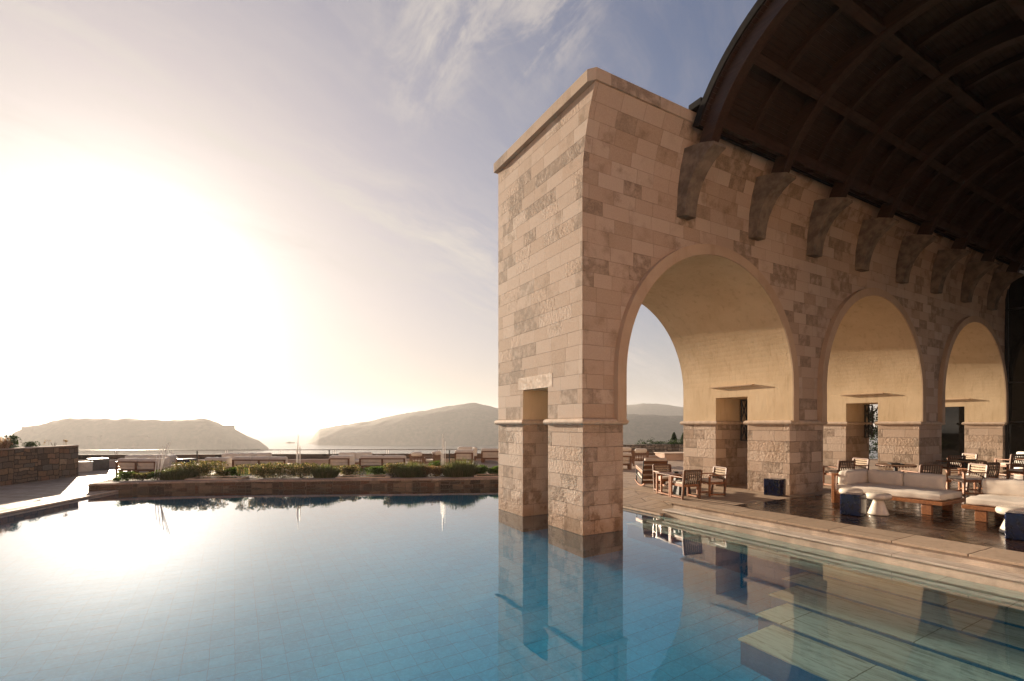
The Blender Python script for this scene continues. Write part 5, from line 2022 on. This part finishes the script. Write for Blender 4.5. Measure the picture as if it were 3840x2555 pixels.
t = thing('planter_box', 'pinkish rendered planter box seen through the first arch', 'planter', (24.4, 21.3, .33), R(-18))
MB().box(-1.6, 1.6, -.6, .6, 0, .42).build('body', M['render'], t, bevel=.01)
MB().box(-1.66, 1.66, -.66, .66, .421, .47).build('rim', M['trim'], t, bevel=.01)
t = thing('low_bench', 'low rendered bench block beside the pinkish planter box', 'bench', (22.6, 22.6, .33), R(-18))
MB().box(-.7, .7, -.3, .3, 0, .20).build('body', M['render'], t, bevel=.01)
MB().box(-.72, .72, -.32, .32, .2001, .235).build('seat_slab', M['trim'], t, bevel=.008)
t = thing('towel_rack', 'tall white tubular rack with many rungs by the arch jamb', 'rack', (21.9, 18.75, .33), R(-28))
for s in (0, 1.0):
    MB().tube([(s, 0, 0), (s, 0, 1.62)], .022, 8).build('upright', M['white'], t)
for k2 in range(9):
    z = .30 + k2 * .16
    MB().tube([(0, 0, z), (1.0, 0, z)], .012, 6).build('rung', M['white'], t)
t = thing('white_daybed', 'low white upholstered bench beneath the tubular rack', 'daybed', (22.3, 17.8, .33), R(-28))
MB().box(-.5, .8, -.4, .4, .0, .14).build('base', M['teak2'], t)
cushion_mb(-.5, .8, -.4, .4, .141, .42, .05, 8).build('cushion', M['fabric'], t, smooth=True)

t = thing('tall_hedge', 'dark tall hedge behind the arcade seen through the middle passage', 'hedge', (35.5, 16.6, .3))
m_ = MB()
for k2 in range(5):
    for zz in (0, 1.0, 1.9):
        bush(m_, Vector((-1.0 + k2 * 0.7, 1.2 - k2 * .55, zz)), .9, .8, 1.4, 420, .13, 6)
m_.build('foliage', M['leaf_dark'], t, fix=False)
MB().tube([(0, 0, -.2), (.05, 0, 1.2), (.1, .05, 2.2)], [.08, .05, .02], 6).build('stem', M['soil'], t)
for i, (x, y, hg, lb) in enumerate(((36.5, 16.9, 6.5, 'leafy tree behind the arcade seen through the narrow passage of the middle arch'), (40.0, 13.9, 6.0, 'leafy tree behind the arcade seen through the narrow passage of the far arch'))):
    t = thing('olive_tree', lb, 'tree', (x, y, .34), 0, 'trees behind the arcade')
    m_ = MB()
    m_.tube([(0, 0, -.1), (.1, .05, 1.0), (-.05, .1, 2.0)], [.20, .15, .12], 8)
    for k2 in range(5):
        a = k2 * 1.26
        m_.tube([(-.05, .1, 1.9), (math.cos(a) * .8, math.sin(a) * .8, 3.2), (math.cos(a) * 1.3, math.sin(a) * 1.3, 4.3)], [.09, .05, .02], 6)
    m_.build('trunk', M['soil'], t)
    m_ = MB()
    for k2 in range(9):
        a = k2 * .7
        bush(m_, Vector((math.cos(a) * 1.2, math.sin(a) * 1.2, .9 + .42 * k2)), 1.5, 1.5, 2.0, 420, .17, 5)
    m_.build('crown', M['leaf_dark'], t, fix=False)

# ------------------------------------------------------------------ sea haze round everything, sky outside
m = bpy.data.materials.new('haze_air')
m.use_nodes = True
ht = m.node_tree
for n_ in list(ht.nodes):
    ht.nodes.remove(n_)
pvn = ht.nodes.new('ShaderNodeVolumePrincipled')
pvn.inputs['Color'].default_value = (0.93, 0.90, 0.88, 1)
pvn.inputs['Density'].default_value = 0.00019
pvn.inputs['Anisotropy'].default_value = 0.36
mo = ht.nodes.new('ShaderNodeOutputMaterial')
ht.links.new(pvn.outputs[0], mo.inputs['Volume'])
hzb = MB()
hzb.box(-15100, 15100, -15100, 15100, SEA_Z - 3.0, 82.0)
tag(hzb.build('haze', m), None, None, None, 'stuff')
